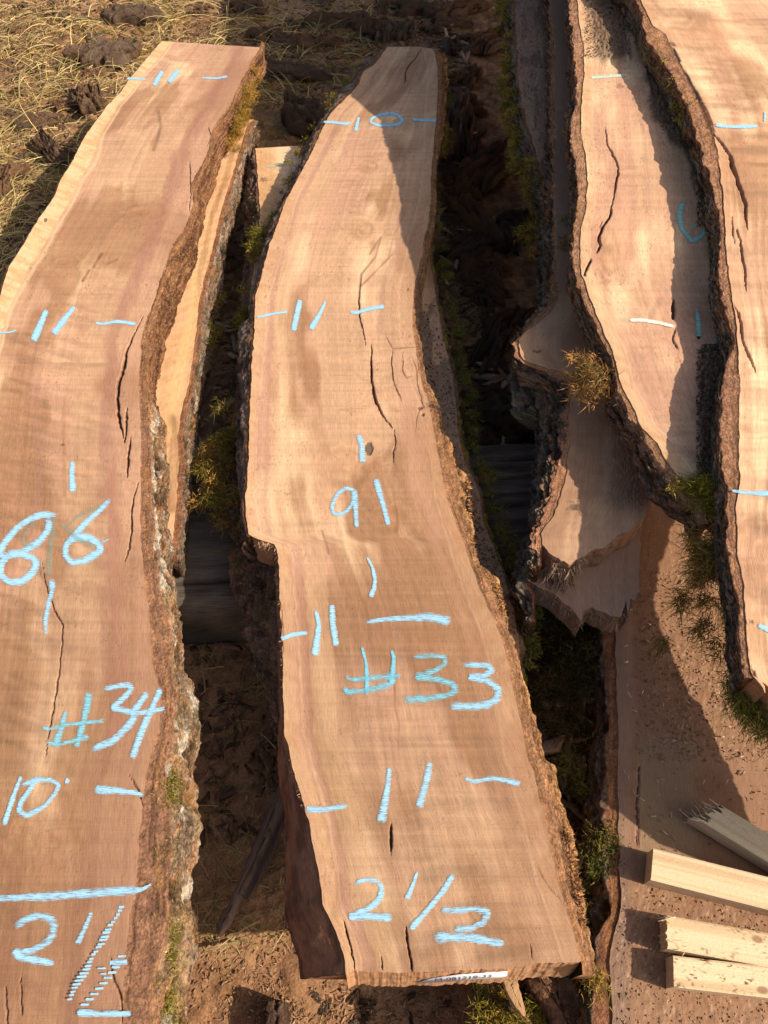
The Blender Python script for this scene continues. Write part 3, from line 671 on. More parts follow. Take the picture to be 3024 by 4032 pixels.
sB1 = Slab('live_edge_slab', 'dusty slab low in the right stack with mossy left edge and torn end', ZB1, .045, LB1, RB1,
           [(2090, 2289), (2157, 2320), (2230, 2385), (2280, 2430), (2289, 2441), (2301, 2396), (2330, 2396), (2380, 2412), (2446, 2434), (2472, 2428), (2466, 2345), (2480, 2352), (2500, 2364), (2514, 2337)], 2.7, 200, 900,
           dict(seed=51, brown=0, pale=-.2), dust=dB1, endcol=(.30, .18, .12), endj=.0045, jagL=.003)
sB1.bark(-1, .008, [(2036, 2300), (2044, 2205), (2070, 2150), (2096, 2078), (2121, 2000), (2130, 1904), (2124, 1723), (2096, 1651), (2030, 1640), (1992, 1560), (2000, 1490), (2050, 1440), (2120, 1400), (2140, 1250), (2145, 1000), (2130, 800), (2095, 740), (2050, 600), (2030, 422), (2008, 301), (1995, 60), (1990, -200)], .6, jag=.005, amp=.009,
          colf=lambda *a: barkcol(*a, lich=.2, mossy=.3, flake=.15, tin=.12, grey=.7, outer=(.20, .14, .10)), ncol=44)

# ---- slab with the branch stub
LB2 = [(2130, 2148), (2130, 2102), (2199, 1995), (2235, 1844), (2241, 1723), (2247, 1591), (2262, 1500), (2255, 1468), (2151, 1450), (2062, 1420), (2048, 1368), (2040, 1338), (2080, 1300), (2121, 1271), (2170, 1225), (2200, 1170), (2195, 1000), (2185, 800), (2190, 482), (2182, 362), (2187, 181), (2170, 60), (2165, 0), (2155, -300)]
RB2 = [(2560, 2060), (2554, 1964), (2560, 1784), (2570, 1500), (2590, 700), (2600, 0), (2610, -300)]
def dB2(px, py, X, Y, C, Z):
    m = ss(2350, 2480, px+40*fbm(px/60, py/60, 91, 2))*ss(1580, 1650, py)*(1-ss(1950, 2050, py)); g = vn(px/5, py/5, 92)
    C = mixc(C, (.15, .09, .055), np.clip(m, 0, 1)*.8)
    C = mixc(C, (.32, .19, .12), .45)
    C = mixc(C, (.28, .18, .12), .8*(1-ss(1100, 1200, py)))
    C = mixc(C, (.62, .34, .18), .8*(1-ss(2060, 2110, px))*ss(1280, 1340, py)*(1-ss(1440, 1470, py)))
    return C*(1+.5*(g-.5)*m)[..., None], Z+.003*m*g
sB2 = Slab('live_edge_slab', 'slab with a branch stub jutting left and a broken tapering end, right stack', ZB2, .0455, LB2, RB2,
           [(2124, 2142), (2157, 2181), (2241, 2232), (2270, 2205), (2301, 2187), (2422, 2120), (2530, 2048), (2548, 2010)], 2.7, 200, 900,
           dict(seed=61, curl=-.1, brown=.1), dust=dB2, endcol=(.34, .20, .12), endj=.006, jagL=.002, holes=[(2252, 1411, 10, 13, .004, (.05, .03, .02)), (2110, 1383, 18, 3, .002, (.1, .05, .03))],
           cracks=[([(2092, 1380), (2120, 1384), (2135, 1378)], 3, .003, CRK2)])
sB2.bark(-1, [(2117, 2150), (2117, 2102), (2180, 1950), (2200, 1800), (2225, 1750), (2235, 1591), (2240, 1500), (2150, 1460), (2055, 1428), (2040, 1370), (2036, 1338), (2090, 1275), (2160, 1190), (2185, 1000), (2175, 700), (2170, 300), (2160, 0)],
         [(2098, 2140), (2100, 2078), (2127, 1990), (2133, 1904), (2130, 1723), (2140, 1650), (2160, 1600), (2140, 1540), (2080, 1480), (2040, 1430), (2030, 1372), (2028, 1338), (2060, 1280), (2120, 1220), (2160, 1100), (2165, 964), (2140, 800), (2170, 480), (2163, 362), (2165, 181), (2150, 60), (2148, -200)], .6, jag=.004, amp=.009,
         colf=lambda *a: barkcol(*a, lich=.15, mossy=.1, flake=.6, tin=.3, grey=.5, inner=(.42, .20, .11), outer=(.26, .17, .115)), ncol=60)

# ---- slab chalked 6
L6w = [(2760, 1935), (2711, 1910), (2663, 1862), (2603, 1784), (2591, 1747), (2530, 1687), (2500, 1621), (2446, 1512), (2416, 1386), (2374, 1301), (2338, 1211), (2295, 1090), (2283, 1000), (2289, 904), (2307, 814), (2316, 723), (2310, 633), (2289, 542), (2289, 422), (2301, 301), (2298, 181), (2283, 90), (2274, 0), (2266, -300)]
R6w = [(2950, 2080), (2960, 1900), (2960, 1500), (2950, 1000), (2880, 500), (2700, 0), (2650, -300)]
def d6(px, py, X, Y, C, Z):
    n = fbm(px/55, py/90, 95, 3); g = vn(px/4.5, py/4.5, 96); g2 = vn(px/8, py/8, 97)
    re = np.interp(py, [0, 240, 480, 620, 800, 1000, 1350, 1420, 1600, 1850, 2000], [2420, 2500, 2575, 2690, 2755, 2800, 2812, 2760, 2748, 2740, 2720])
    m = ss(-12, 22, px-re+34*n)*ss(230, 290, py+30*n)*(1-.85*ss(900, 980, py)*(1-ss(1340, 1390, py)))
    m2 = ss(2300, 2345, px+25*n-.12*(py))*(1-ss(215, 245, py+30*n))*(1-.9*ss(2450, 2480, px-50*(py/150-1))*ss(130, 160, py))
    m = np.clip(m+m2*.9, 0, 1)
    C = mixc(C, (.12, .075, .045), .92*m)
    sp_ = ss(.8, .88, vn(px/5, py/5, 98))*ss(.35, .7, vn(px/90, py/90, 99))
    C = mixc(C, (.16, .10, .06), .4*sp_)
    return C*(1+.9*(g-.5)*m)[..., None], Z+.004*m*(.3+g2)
P6 = dict(seed=71, curl=.1, curlb=.05, cd=24, brown=-.2, sap=[(-1, .02, .5, (.78, .52, .28))], knots=[(2400, 1000, 50, 120), (2730, 1250, 60, 50)],
    streak=[([(2430, 450), (2400, 700), (2480, 900), (2470, 1100)], 22, .3, (.48, .24, .16)), ([(2600, 1180), (2560, 1250)], 20, .3, (.3, .16, .1)), ([(2640, 1760), (2700, 1780), (2760, 1800)], 30, .35, (.3, .16, .09))])
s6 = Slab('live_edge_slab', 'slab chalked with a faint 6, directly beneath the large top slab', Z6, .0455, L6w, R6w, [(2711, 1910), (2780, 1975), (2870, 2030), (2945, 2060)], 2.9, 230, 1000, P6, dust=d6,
          cracks=[([(2383, 500), (2392, 575), (2430, 640), (2434, 665), (2425, 720), (2418, 775), (2408, 820)], 5, .006, CRK2), ([(2410, 800), (2400, 850), (2375, 890), (2358, 925), (2362, 965), (2348, 1000)], 8, .008, CRK), ([(2370, 870), (2363, 905)], 3, .003, CRK2),
                  ([(2330, 1015), (2312, 1050), (2300, 1090)], 7, .008, CRK), ([(2660, 1290), (2650, 1340), (2672, 1375)], 5, .003, CRK2)],
          holes=[(2652, 1220, 9, 42, .006, (.05, .03, .02)), (2752, 1322, 10, 9, .008, (.02, .015, .01)), (2503, 172, 10, 7, -.003, (.05, .03, .02))])
B6band = [(2740, 1975), (2663, 1900), (2590, 1800), (2540, 1720), (2470, 1610), (2430, 1512), (2400, 1390), (2350, 1301), (2310, 1211), (2270, 1090), (2255, 1000), (2262, 904), (2275, 800), (2278, 700), (2270, 633), (2248, 542), (2250, 470), (2272, 400), (2268, 301), (2262, 181), (2250, 90), (2242, 0), (2235, -300)]
B6sil = [(2700, 2040), (2640, 2010), (2561, 1950), (2524, 1844), (2482, 1753), (2446, 1681), (2398, 1591), (2386, 1512), (2362, 1422), (2325, 1338), (2289, 1241), (2265, 1169), (2241, 1121), (2238, 1000), (2248, 874), (2255, 723), (2250, 627), (2235, 573), (2230, 464), (2250, 392), (2240, 289), (2250, 241), (2241, 100), (2236, 0), (2228, -300)]
s6.bark(-1, B6band, B6sil, .7, jag=.003, amp=.0042, colf=lambda *a: barkcol(*a, lich=.08, mossy=.05, flake=.5, tin=.34, grey=.25, inner=(.40, .21, .12), outer=(.24, .15, .10)), ncol=50)

# ---- top slab of the right stack
LRw = [(3000, 2700), (2958, 2651), (2946, 2543), (2935, 2400), (2928, 2301), (2904, 2181), (2898, 2000), (2914, 1904), (2910, 1723), (2913, 1543), (2910, 1422), (2904, 1301), (2886, 1181), (2868, 1060), (2859, 964), (2850, 784), (2838, 693), (2826, 585), (2808, 524), (2760, 410), (2723, 338), (2681, 253), (2651, 199), (2621, 133), (2573, 102), (2524, 0), (2390, -140), (2240, -300)]  # last points bulge left out of view, added to shade the centre slab's tip
_rx = [(float(W(p[0], p[1], ZR)[0]), float(W(p[0], p[1], ZR)[1])) for p in LRw]
def _inv(x, y, z):
    zz = float(zy(z, y)); dep = y*cp+(CZ-zz)*sp
    return (1512+F*x/dep, 2016-F*(y*sp-(CZ-zz)*cp)/dep)
RRw = [_inv(x+.178+.08*float(ss(.42, .64, y))+.8*float(ss(.9, 1.5, y))+.008*math.sin(y*9), y, ZR) for x, y in _rx]  # far half widened out of view so its shadow fills the far gap
PR = dict(seed=83, wref=.3, curl=-.25, curlb=.25, cd=4, brown=.05, ca=1.5, pale=.25, knots=[(2750, 120, 130, 90), (3010, 2200, 90, 160)], sap=[(-1, .02, .4, (.72, .42, .24))],
    streak=[([(2700, 30), (2830, 160), (2880, 400), (2950, 700), (3020, 900)], 40, .35, (.45, .22, .13)), ([(3000, 340), (3030, 400)], 8, .6, (.3, .16, .1)), ([(2960, 2060), (3000, 2060), (3030, 2080)], 40, .5, (.2, .09, .05)), ([(2960, 2250), (3040, 2400)], 50, .4, (.3, .14, .07)), ([(2930, 1400), (2960, 1900), (2940, 2400)], 30, .3, (.5, .26, .15))])
_e = [_inv(x, y, ZR) for x, y in ((.40, .30), (.44, .24), (.49, .175), (.53, .135), (.57, .118), (.62, .115))]
sR = Slab('live_edge_slab', 'large light slab topmost in the right stack, cut off by the photo edge', ZR, .045, LRw, RRw, [(2970, 2668), (3000, 2684)]+_e, 3.3, 300, 1100, PR,  # far end lengthened out of view to cast shade on the gap
          cracks=[([(2640, 150), (2650, 200), (2690, 280), (2740, 370), (2775, 430), (2800, 490), (2812, 530)], 7, .01, CRK), ([(2808, 524), (2845, 570), (2875, 615), (2885, 660), (2900, 700), (2915, 745), (2935, 800), (2936, 850), (2942, 905)], 9, .01, CRK),
                  ([(2898, 892), (2912, 940), (2922, 1000), (2936, 1080), (2936, 1151)], 5, .006, CRK2), ([(2892, 1205), (2908, 1240), (2916, 1271), (2922, 1338), (2946, 1392), (2977, 1470)], 6, .006, CRK2), ([(2880, 850), (2890, 960)], 3, .003, CRK2),
                  ([(2920, 2435), (2945, 2445), (2975, 2450)], 3, .003, CRK), ([(2935, 2600), (2955, 2640), (2970, 2650), (2972, 2675)], 4, .004, CRK)])
RB = [(2945, 2700), (2925, 2543), (2905, 2400), (2890, 2301), (2868, 2181), (2855, 2000), (2855, 1904), (2845, 1723), (2850, 1543), (2850, 1480), (2870, 1420), (2885, 1350), (2870, 1250), (2850, 1181), (2835, 1060), (2840, 964), (2825, 784), (2800, 693), (2775, 600), (2735, 500), (2690, 380), (2640, 270), (2590, 200), (2550, 140), (2510, 0), (2375, -140), (2225, -300)]
RSil = [(2928, 2700), (2916, 2543), (2898, 2452), (2890, 2362), (2872, 2283), (2855, 2211), (2842, 2121), (2834, 2030), (2828, 1989), (2838, 1844), (2828, 1741), (2828, 1603), (2840, 1512), (2840, 1422), (2828, 1271), (2828, 1181), (2815, 1102), (2810, 1030), (2822, 995), (2785, 874), (2772, 784), (2772, 693), (2755, 603), (2718, 542), (2688, 434), (2655, 344), (2620, 289), (2555, 229), (2518, 151), (2484, 72), (2474, 0), (2350, -140), (2200, -300)]
sR.bark(-1, RB, RSil, .7, jag=.0042, y0=float(W(0, 2668, ZR)[1]), amp=.0042, colf=lambda *a: barkcol(*a, lich=.6, mossy=.3, flake=.4, tin=.42, grey=.6, inner=(.37, .185, .105), outer=(.24, .16, .105)), ncol=50)
sR.bark(1, .012, .03, .6, amp=.006, ncol=16)

# ================================================================== CHALK
def q(o, *pts): return Q(o[0], o[1], pts)
a, b, c, d, e = (0, 0), (0, 1000), (0, 2000), (0, 3000), None
# left slab
chalk('chalk_dash', s34, [(q(a, (830, 514), (890, 518), (955, 520)), 9, 6)])
chalk('chalk_number', s34, [(q(a, (1062, 466), (1006, 562)), 15, 17, .18), (q(a, (1168, 460), (1103, 540)), 15, 17, .18)])
chalk('chalk_dash', s34, [(q(a, (1315, 510), (1420, 514), (1488, 500)), 6, 9)])
chalk('chalk_dash', s34, [([(-60, 1312), (0, 1312), (45, 1310), (66, 1300)], 9, 6)])
chalk('chalk_number', s34, [(q(b, (306, 368), (220, 570)), 17, 23, .2), (q(b, (488, 345), (430, 420), (350, 525)), 14, 24, .17)])
chalk('chalk_dash', s34, [(q(b, (622, 448), (665, 462), (760, 442), (890, 460)), 9, 13, .16)])
chalk('chalk_dash', s34, [(q(b, (476, 1355), (470, 1440), (477, 1555)), 14, 22, .16)])
chalk('chalk_number', s34, [
    (q(c, (375, 52), (290, 45), (200, 70), (110, 135), (30, 230), (-5, 300), (30, 320), (130, 300), (250, 230), (315, 150), (325, 100), (300, 70)), 22, 24, .14),
    (q(c, (60, 315), (10, 360), (5, 440), (60, 488), (140, 485), (210, 430), (242, 370), (220, 330), (130, 300), (50, 300)), 22, 25, .15)])
chalk('chalk_number', s34, [(q(c, (722, -55), (660, 10), (570, 90), (480, 190), (430, 250), (428, 310), (470, 362), (560, 345), (660, 280), (650, 240), (590, 200), (520, 190), (440, 215)), 20, 27, .14), (q(c, (640, 240), (715, 205)), 12, 5, .06)])
chalk('chalk_smear', s34, [(q(c, (350, 50), (345, 180), (325, 300), (320, 450)), 26, 26, .02), (q(c, (660, -10), (520, 50), (430, 130)), 22, 10, .0), (q(c, (400, 100), (500, 200), (620, 260)), 26, 20, -.01), (q(c, (240, 100), (160, 160), (150, 240), (230, 250)), 16, 16, -.01)], color=(.30, .42, .34), op=.6)
chalk('chalk_dash', s34, [(q(c, (338, 465), (345, 530), (315, 640), (298, 740), (302, 835)), 22, 14, .08)])
chalk('chalk_number_sign', s34, [(q(c, (432, 1325), (400, 1450), (360, 1565)), 14, 26, .1), (q(c, (585, 1205), (560, 1350), (500, 1570)), 24, 22, .1), (q(c, (270, 1435), (325, 1448), (420, 1420), (560, 1405), (685, 1390)), 10, 20, .06), (q(c, (300, 1530), (370, 1550), (460, 1530), (585, 1495)), 12, 22, .06)], color=(.25, .60, .72))
chalk('chalk_number', s34, [(q(c, (675, 1182), (760, 1168), (845, 1155), (862, 1185), (800, 1250), (735, 1308), (860, 1335), (878, 1375), (820, 1450), (730, 1530), (595, 1580)), 18, 26, .11),
                            (q(c, (965, 1205), (905, 1290), (860, 1345), (960, 1335), (1080, 1310)), 22, 20, .12), (q(c, (1052, 1180), (985, 1330), (920, 1480), (865, 1640)), 20, 24, .12)])
chalk('chalk_number', s34, [(q(d, (140, 95), (95, 210), (28, 415)), 12, 20, .16), (q(d, (250, 92), (200, 180), (135, 270), (125, 325), (180, 352), (290, 295), (365, 205), (388, 150), (330, 118), (230, 120), (140, 155)), 20, 16, .1)])
chalk('chalk_dot', s34, [(q(d, (428, 122), (455, 130)), 18, 12, .25)])
chalk('chalk_dash', s34, [(q(d, (622, 172), (650, 185), (780, 190), (900, 205), (935, 225)), 30, 14, .13)])
chalk('chalk_line', s34, [(q(d, (-40, 895), (300, 880), (600, 860), (900, 835)), 28, 34, .09), (q(d, (880, 840), (930, 835), (990, 800)), 22, 6, .14)])
chalk('chalk_number', s34, [(q(d, (92, 1085), (160, 1035), (240, 1005), (320, 1015), (355, 1060), (350, 1130), (295, 1190), (215, 1230), (130, 1245)), 30, 26, .06), (q(d, (92, 1225), (140, 1275), (240, 1295), (355, 1318)), 34, 20, .13)])
strk = [(q(d, (600, 980), (560, 1080), (507, 1190)), 14, 22, .07)]
for i in range(26):                                    # the slash skipped over the saw ridges: rows of short ticks
    t = i/25; x = 795-335*t+5*math.sin(i*7.1); y = 950+600*t+3*math.sin(i*3.3); hw_ = (24+8*t)*(.8+.3*math.sin(i*5.7))
    strk.append((q(d, (x-hw_, y+2), (x+hw_, y-3)), 10-3*t, 7, .20-.05*math.sin(i*2.3)))
chalk('chalk_number', s34, strk)
strk = [(q(d, (715, 1312), (835, 1308)), 18, 18, .12)]
for i in range(10):
    t = i/9; x = 800-240*t**1.2; y = 1270+35*i
    strk.append((q(d, (x-30, y+2), (x+28, y)), 8, 8, .18))
strk.append((q(d, (505, 1638), (650, 1646), (860, 1645)), 22, 22, .14)); strk.append((q(d, (640, 1350), (700, 1350)), 6, 6, .12)); strk.append((q(d, (660, 1385), (700, 1387)), 6, 6, .12))
chalk('chalk_number', s34, strk)
# centre slab
f0, f1, f2, f3, f4 = (1000, 0), (1000, 1000), (1000, 2000), (1000, 3000), (2000, 3000)
chalk('chalk_dash', s33, [(q(f0, (455, 798), (530, 802), (600, 812), (630, 802)), 8, 10, .2)])
chalk('chalk_number', s33, [(q(f0, (685, 765), (665, 858)), 8, 13, .22)])
chalk('chalk_number', s33, [(q(f0, (905, 738), (845, 748), (775, 770), (757, 798), (800, 818), (870, 822), (940, 815), (972, 792), (955, 762), (905, 738), (880, 755)), 10, 12, .14)])
chalk('chalk_dash', s33, [(q(f0, (1035, 782), (1100, 788), (1190, 788)), 9, 10, .2)])
chalk('chalk_dash', s33, [(q(f1, (18, 416), (120, 394), (222, 379)), 7, 8, .2)])
chalk('chalk_number', s33, [(q(f1, (302, 302), (258, 505)), 17, 19, .22), (q(f1, (468, 312), (430, 395), (372, 495)), 7, 20, .22)])
chalk('chalk_dash', s33, [(q(f1, (628, 380), (670, 386), (750, 362), (850, 345)), 11, 14, .22)])
chalk('chalk_dash', s33, [(q(f1, (682, 1182), (705, 1250), (710, 1365)), 18, 22, .14)])
chalk('chalk_number', s33, [(q(f1, (665, 1548), (600, 1530), (545, 1570), (508, 1650), (520, 1700), (560, 1705), (610, 1680), (650, 1620), (672, 1560)), 16, 14, .10), (q(f1, (655, 1545), (662, 1650), (672, 1790)), 22, 14, .12)])
chalk('chalk_number', s33, [(q(f1, (795, 1470), (820, 1560), (850, 1660), (880, 1775)), 20, 18, .14)])
chalk('chalk_dash', s33, [(q(f2, (738, 322), (775, 390), (792, 470), (785, 530), (762, 585)), 8, 17, .16)])
chalk('chalk_dash', s33, [(q(f2, (178, 858), (245, 830), (350, 818)), 16, 14, .15)])
chalk('chalk_number', s33, [(q(f2, (403, 668), (425, 760), (400, 968)), 10, 27, .15), (q(f2, (510, 635), (515, 760), (538, 905)), 18, 22, .14)])
chalk('chalk_line', s33, [(q(f2, (732, 748), (850, 730), (1000, 722), (1150, 715), (1285, 742)), 13, 34, .10)])
chalk('chalk_number_sign', s33, [(q(f2, (704, 908), (735, 1020), (740, 1222)), 8, 18, .14), (q(f2, (898, 930), (915, 980), (900, 1160)), 10, 24, .14), (q(f2, (598, 1092), (625, 1125), (780, 1112), (962, 1095)), 16, 28, .02), (q(f2, (598, 1165), (600, 1205), (740, 1195), (900, 1155)), 20, 30, .02)], color=(.22, .60, .74))
chalk('chalk_number', s33, [(q(f2, (1028, 975), (1150, 965), (1245, 975), (1252, 1015), (1180, 1065), (1060, 1105), (1200, 1120), (1300, 1155), (1322, 1195), (1250, 1230), (1100, 1250), (955, 1255)), 20, 30, .03)], color=(.25, .63, .76))
chalk('chalk_number', s33, [(q(f2, (1360, 1025), (1530, 1030), (1558, 1065), (1500, 1100), (1405, 1105), (1540, 1140), (1600, 1190), (1590, 1250), (1520, 1290), (1400, 1300), (1275, 1292)), 18, 32, .09)])
chalk('chalk_number', s33, [(q(f3, (885, 38), (872, 180), (830, 398)), 14, 29, .12), (q(f3, (1150, 0), (1130, 120), (1078, 298)), 24, 24, .1)])
chalk('chalk_dash', s33, [(q(f3, (1375, 105), (1430, 132), (1550, 108), (1660, 125), (1740, 145)), 14, 22, .12)])
chalk('chalk_dash', s33, [(q(f3, (340, 310), (450, 315), (612, 288)), 24, 18, .10)])
chalk('chalk_number', s33, [(q(f3, (650, 800), (705, 775), (790, 770), (835, 810), (830, 880), (780, 940), (720, 975), (625, 1015), (750, 1010), (905, 1018)), 15, 30, .13)])
chalk('chalk_number', s33, [(q(f3, (1068, 718), (1040, 800), (998, 898)), 9, 20, .15), (q(f3, (1302, 735), (1240, 840), (1150, 950), (1022, 1095)), 20, 20, .14),
    (q(f3, (1222, 968), (1300, 975), (1450, 960), (1530, 985), (1500, 1050), (1420, 1088), (1305, 1095)), 22, 24, .08), (q(f3, (1175, 1150), (1300, 1145), (1450, 1155), (1635, 1192)), 38, 30, .09)])
# slab with the 6
g0, g1 = (2000, 0), (2000, 1000)
GR = (.33, .60, .52)
chalk('chalk_dash', s6, [(q(g0, (540, 510), (650, 502), (775, 492)), 11, 12, .13)], color=(.62, .68, .55))
chalk('chalk_mark', s6, [(q(g0, (948, 480), (945, 455), (965, 443), (1005, 490)), 6, 6, .1)], color=GR)
chalk('chalk_number', s6, [(q(g0, (1142, 1318), (1118, 1400), (1132, 1490), (1200, 1580), (1265, 1545), (1295, 1482)), 24, 15, .12), (q(g0, (1190, 1500), (1250, 1458)), 9, 9, .06)], color=GR)
chalk('chalk_dash', s6, [(q(g1, (792, 434), (900, 436), (1000, 455), (1088, 478)), 11, 11, .2)], color=(.78, .78, .68))
chalk('chalk_number', s6, [(q(g1, (1232, 358), (1240, 450), (1248, 545)), 10, 24, .13)], color=GR)
chalk('chalk_mark', s6, [(q(g1, (1308, 382), (1340, 358), (1378, 354)), 12, 8, .08)], color=GR)
chalk('chalk_mark', s6, [(q(g1, (1345, 598), (1358, 540), (1385, 522)), 14, 12, .06)], color=GR)
chalk('chalk_mark', s6, [(q(g1, (1328, 0), (1345, 75)), 8, 8, .05)], color=GR)
chalk('chalk_mark', s6, [(q(g1, (1225, 1352), (1290, 1358)), 6, 6, .1)], color=GR)
# top right slab
chalk('chalk_dash', sR, [(q(g0, (1355, 815), (1420, 830), (1530, 832), (1632, 826)), 12, 13, .16)])
chalk('chalk_number', sR, [([(3012, 440), (3010, 480)], 8, 8, .12), ([(3060, 420), (3040, 520)], 14, 16, .2)])
chalk('chalk_dash', sR, [(q(g1, (1460, 1548), (1540, 1560), (1680, 1568), (1760, 1565)), 10, 26, .10)])
chalk('chalk_dash', sR, [([(2984, 2462), (3040, 2490), (3100, 2500)], 16, 16, .14)])
# slab under the centre one
chalk('chalk_dash', sl33, [(q(f0, (75, 1090), (160, 1082), (255, 1058)), 6, 10, .12)], color=(.50, .62, .45))

# ================================================================== PAPER TAG on the near end of the centre slab
def onend(px, py, off=.0012):
    """point on the sawn near end face (upright plane through the two top corners)"""
    x0, y0 = W(1500, 3828, Z33); x1, y1 = W(2100, 3796, Z33)
    u = (px-1512)/F; v = (2016-py)/F
    dx, dy, dz = u, cp+v*sp, -sp+v*cp
    nx, ny = -(y1-y0), (x1-x0); L = math.hypot(nx, ny); nx /= L; ny /= L
    t = ((x0-nx*off)*nx+(y0-ny*off)*ny)/(dx*nx+dy*ny)
    return np.array((t*dx, t*dy, CZ+t*dz))
TAG = [(1642, 3862), (1690, 3845), (1804, 3833), (1999, 3829), (2003, 3850), (1900, 3857), (1804, 3861), (1700, 3863)]
def xz(px, zz, off=.0032):
    x0, y0 = W(1500, 3828, Z33); x1, y1 = W(2100, 3796, Z33)
    X = (px-1512)/F*.745; f = (X-x0)/(x1-x0)
    nx, ny = (y1-y0), -(x1-x0); L = math.hypot(nx, ny)
    return np.array((X+nx/L*off, y0+f*(y1-y0)+ny/L*off-.008*(Z33-zz)/.0635, zz+off*.25))
tp = [(1642, Z33-.044), (1690, Z33-.026), (1804, Z33-.014), (1995, Z33-.012), (2003, Z33-.030), (1985, Z33-.038), (1804, Z33-.042)]
tf = [xz(p, z) for p, z in tp]; tb = [xz(p, z, .0026) for p, z in tp]
n = len(tp); cen = [np.mean(tf, 0), np.mean(tb, 0)]
tr = [(i, (i+1) % n, 2*n) for i in range(n)]+[(n+(i+1) % n, n+i, 2*n+1) for i in range(n)]
quads = [(i, n+i, n+(i+1) % n, (i+1) % n) for i in range(n)]
tg = mk('paper_tag', tf+tb+cen, quads, M_PAPER, s33.root, tris=tr, smooth=False)
tc = bpy.data.curves.new('t', 'FONT'); tc.body = 'M-081218-33'; tc.size = 1; tc.align_x = 'LEFT'; tc.resolution_u = 3; tc.offset = -.004
to = bpy.data.objects.new('t', tc); COL.objects.link(to)
bpy.context.view_layer.update()
me0 = to.to_mesh(); vv = np.array([v.co[:] for v in me0.vertices]); ff = [list(p.vertices) for p in me0.polygons]; to.to_mesh_clear()
bpy.data.objects.remove(to)
xw = vv[:, 0].max()
P_ = []
for x, y_, _ in vv:
    px = 1712+x/xw*(1938-1712); zz = Z33-.036+.005*(x/xw)+y_*.0185
    P_.append(xz(px, zz, .0036))
tris = [(p[0], p[i], p[i+1]) for p in ff for i in range(1, len(p)-1)]
ink = mk('handwritten_number', P_, [], M_INK, tg, tris=tris, smooth=False)

# ================================================================== MOSS ON THE SLABS
rng = np.random.default_rng(5)
GA, GB = (.10, .12, .016), (.36, .22, .035)
tuft('moss', rng, along(rng, [(1000, 290), (980, 380), (950, 470), (915, 560)], Z33-.03, 60, .009, .012), parent=s34.root, n=120, ln=(.005, .012), wd=.0012, out=(.6, 0, .5), colA=(.25, .17, .03), colB=(.52, .28, .06))
tuft('moss', rng, along(rng, [(655, 3060), (665, 3130), (660, 3160)], Z33-.01, 10, .003, .003)+along(rng, [(665, 3620), (670, 3700), (655, 3760), (640, 3840)], Z33-.012, 16, .005, .003)+along(rng, [(640, 3900), (650, 4000)], Z33-.02, 12, .006, .003)+along(rng, [(640, 3345), (655, 3350)], Z33-.006, 3, .003, .002),
     parent=s34.root, n=50, ln=(.003, .008), wd=.0012, colA=(.18, .17, .02), colB=(.36, .27, .05))
tuft('moss', rng, along(rng, [(862, 1151), (835, 1300), (800, 1500)], ZL-.02, 18, .005, .006), parent=sl34.root, n=50, out=(.8, 0, .3), ln=(.004, .012), colA=GA, colB=GB)
# moss hanging in the gap from the centre slab
tuft('moss', rng, along(rng, [(905, 1690), (880, 1740), (850, 1800), (860, 1880), (850, 1950), (865, 2020)], ZL-.01, 50, .015, .012, (.008, .017)), parent=sl33.root, n=55, out=(-.6, -.2, .3), ln=(.010, .026), wd=.0013, colA=(.13, .13, .02), colB=(.50, .25, .06), droop=.5)
tuft('moss', rng, along(rng, [(1430, 260), (1400, 320), (1340, 390), (1300, 430)], Z33-.03, 22, .008, .008)+along(rng, [(1250, 520), (1200, 590), (1160, 680), (1140, 760), (1100, 830), (1060, 900), (1010, 940), (1010, 1000)], Z33-.045, 50, .008, .010)+along(rng, [(960, 1120), (960, 1250), (955, 1280)], Z33-.05, 10, .006, .006),
     parent=s33.root, n=70, out=(-.6, 0, .5), ln=(.006, .016), colA=GA, colB=GB)
tuft('moss', rng, along(rng, [(1760, 250), (1758, 350), (1745, 520), (1735, 600)], Z33-.03, 26, .004, .01)+along(rng, [(2310, 3800), (2330, 3850)], Z33-.05, 4, .004, .004)+along(rng, [(2318, 3820), (2330, 3880)], Z33-.05, 5, .004, .006), parent=s33.root, n=36, out=(.4, -.3, .3), ln=(.006, .02), colA=GA, colB=(.45, .26, .06))
tuft('moss', rng, along(rng, [(1720, 600), (1715, 820), (1730, 1000), (1775, 1181), (1785, 1301), (1825, 1452), (1850, 1543), (1860, 1723), (1885, 1814), (1930, 1940), (1950, 2030), (2000, 2151), (2040, 2271), (2070, 2400), (2080, 2500), (2060, 2620)], ZL-.018, 110, .006, .009, (.006, .013)),
     parent=sl33.root, n=80, out=(.6, 0, .6), ln=(.006, .017), colA=(.10, .115, .025), colB=(.26, .20, .05))
tuft('moss', rng, along(rng, [(1985, -40), (2000, 60), (2005, 300), (2025, 450), (2050, 573), (2080, 700), (2115, 780)], ZB1-.03, 190, .009, .013, (.007, .014)), parent=sB1.root, n=110, out=(-.6, 0, .6), ln=(.005, .015), colA=(.15, .14, .03), colB=(.36, .25, .06))
tuft('moss', rng, along(rng, [(2085, 820), (2070, 900), (2110, 960), (2120, 1010)], ZB1-.05, 16, .01, .01)+along(rng, [(2245, 870), (2235, 930), (2225, 1000)], ZB2, 5, .006, .006), parent=sB1.root, n=60, out=(-.4, 0, .5), ln=(.006, .018), colA=GA, colB=(.42, .26, .05))
tuft('moss', rng, along(rng, [(2195, 1130), (2180, 1190)], ZB2-.01, 9, .004, .003), parent=sB2.root, n=40, ln=(.003, .007), colA=(.2, .2, .03), colB=(.3, .28, .06))
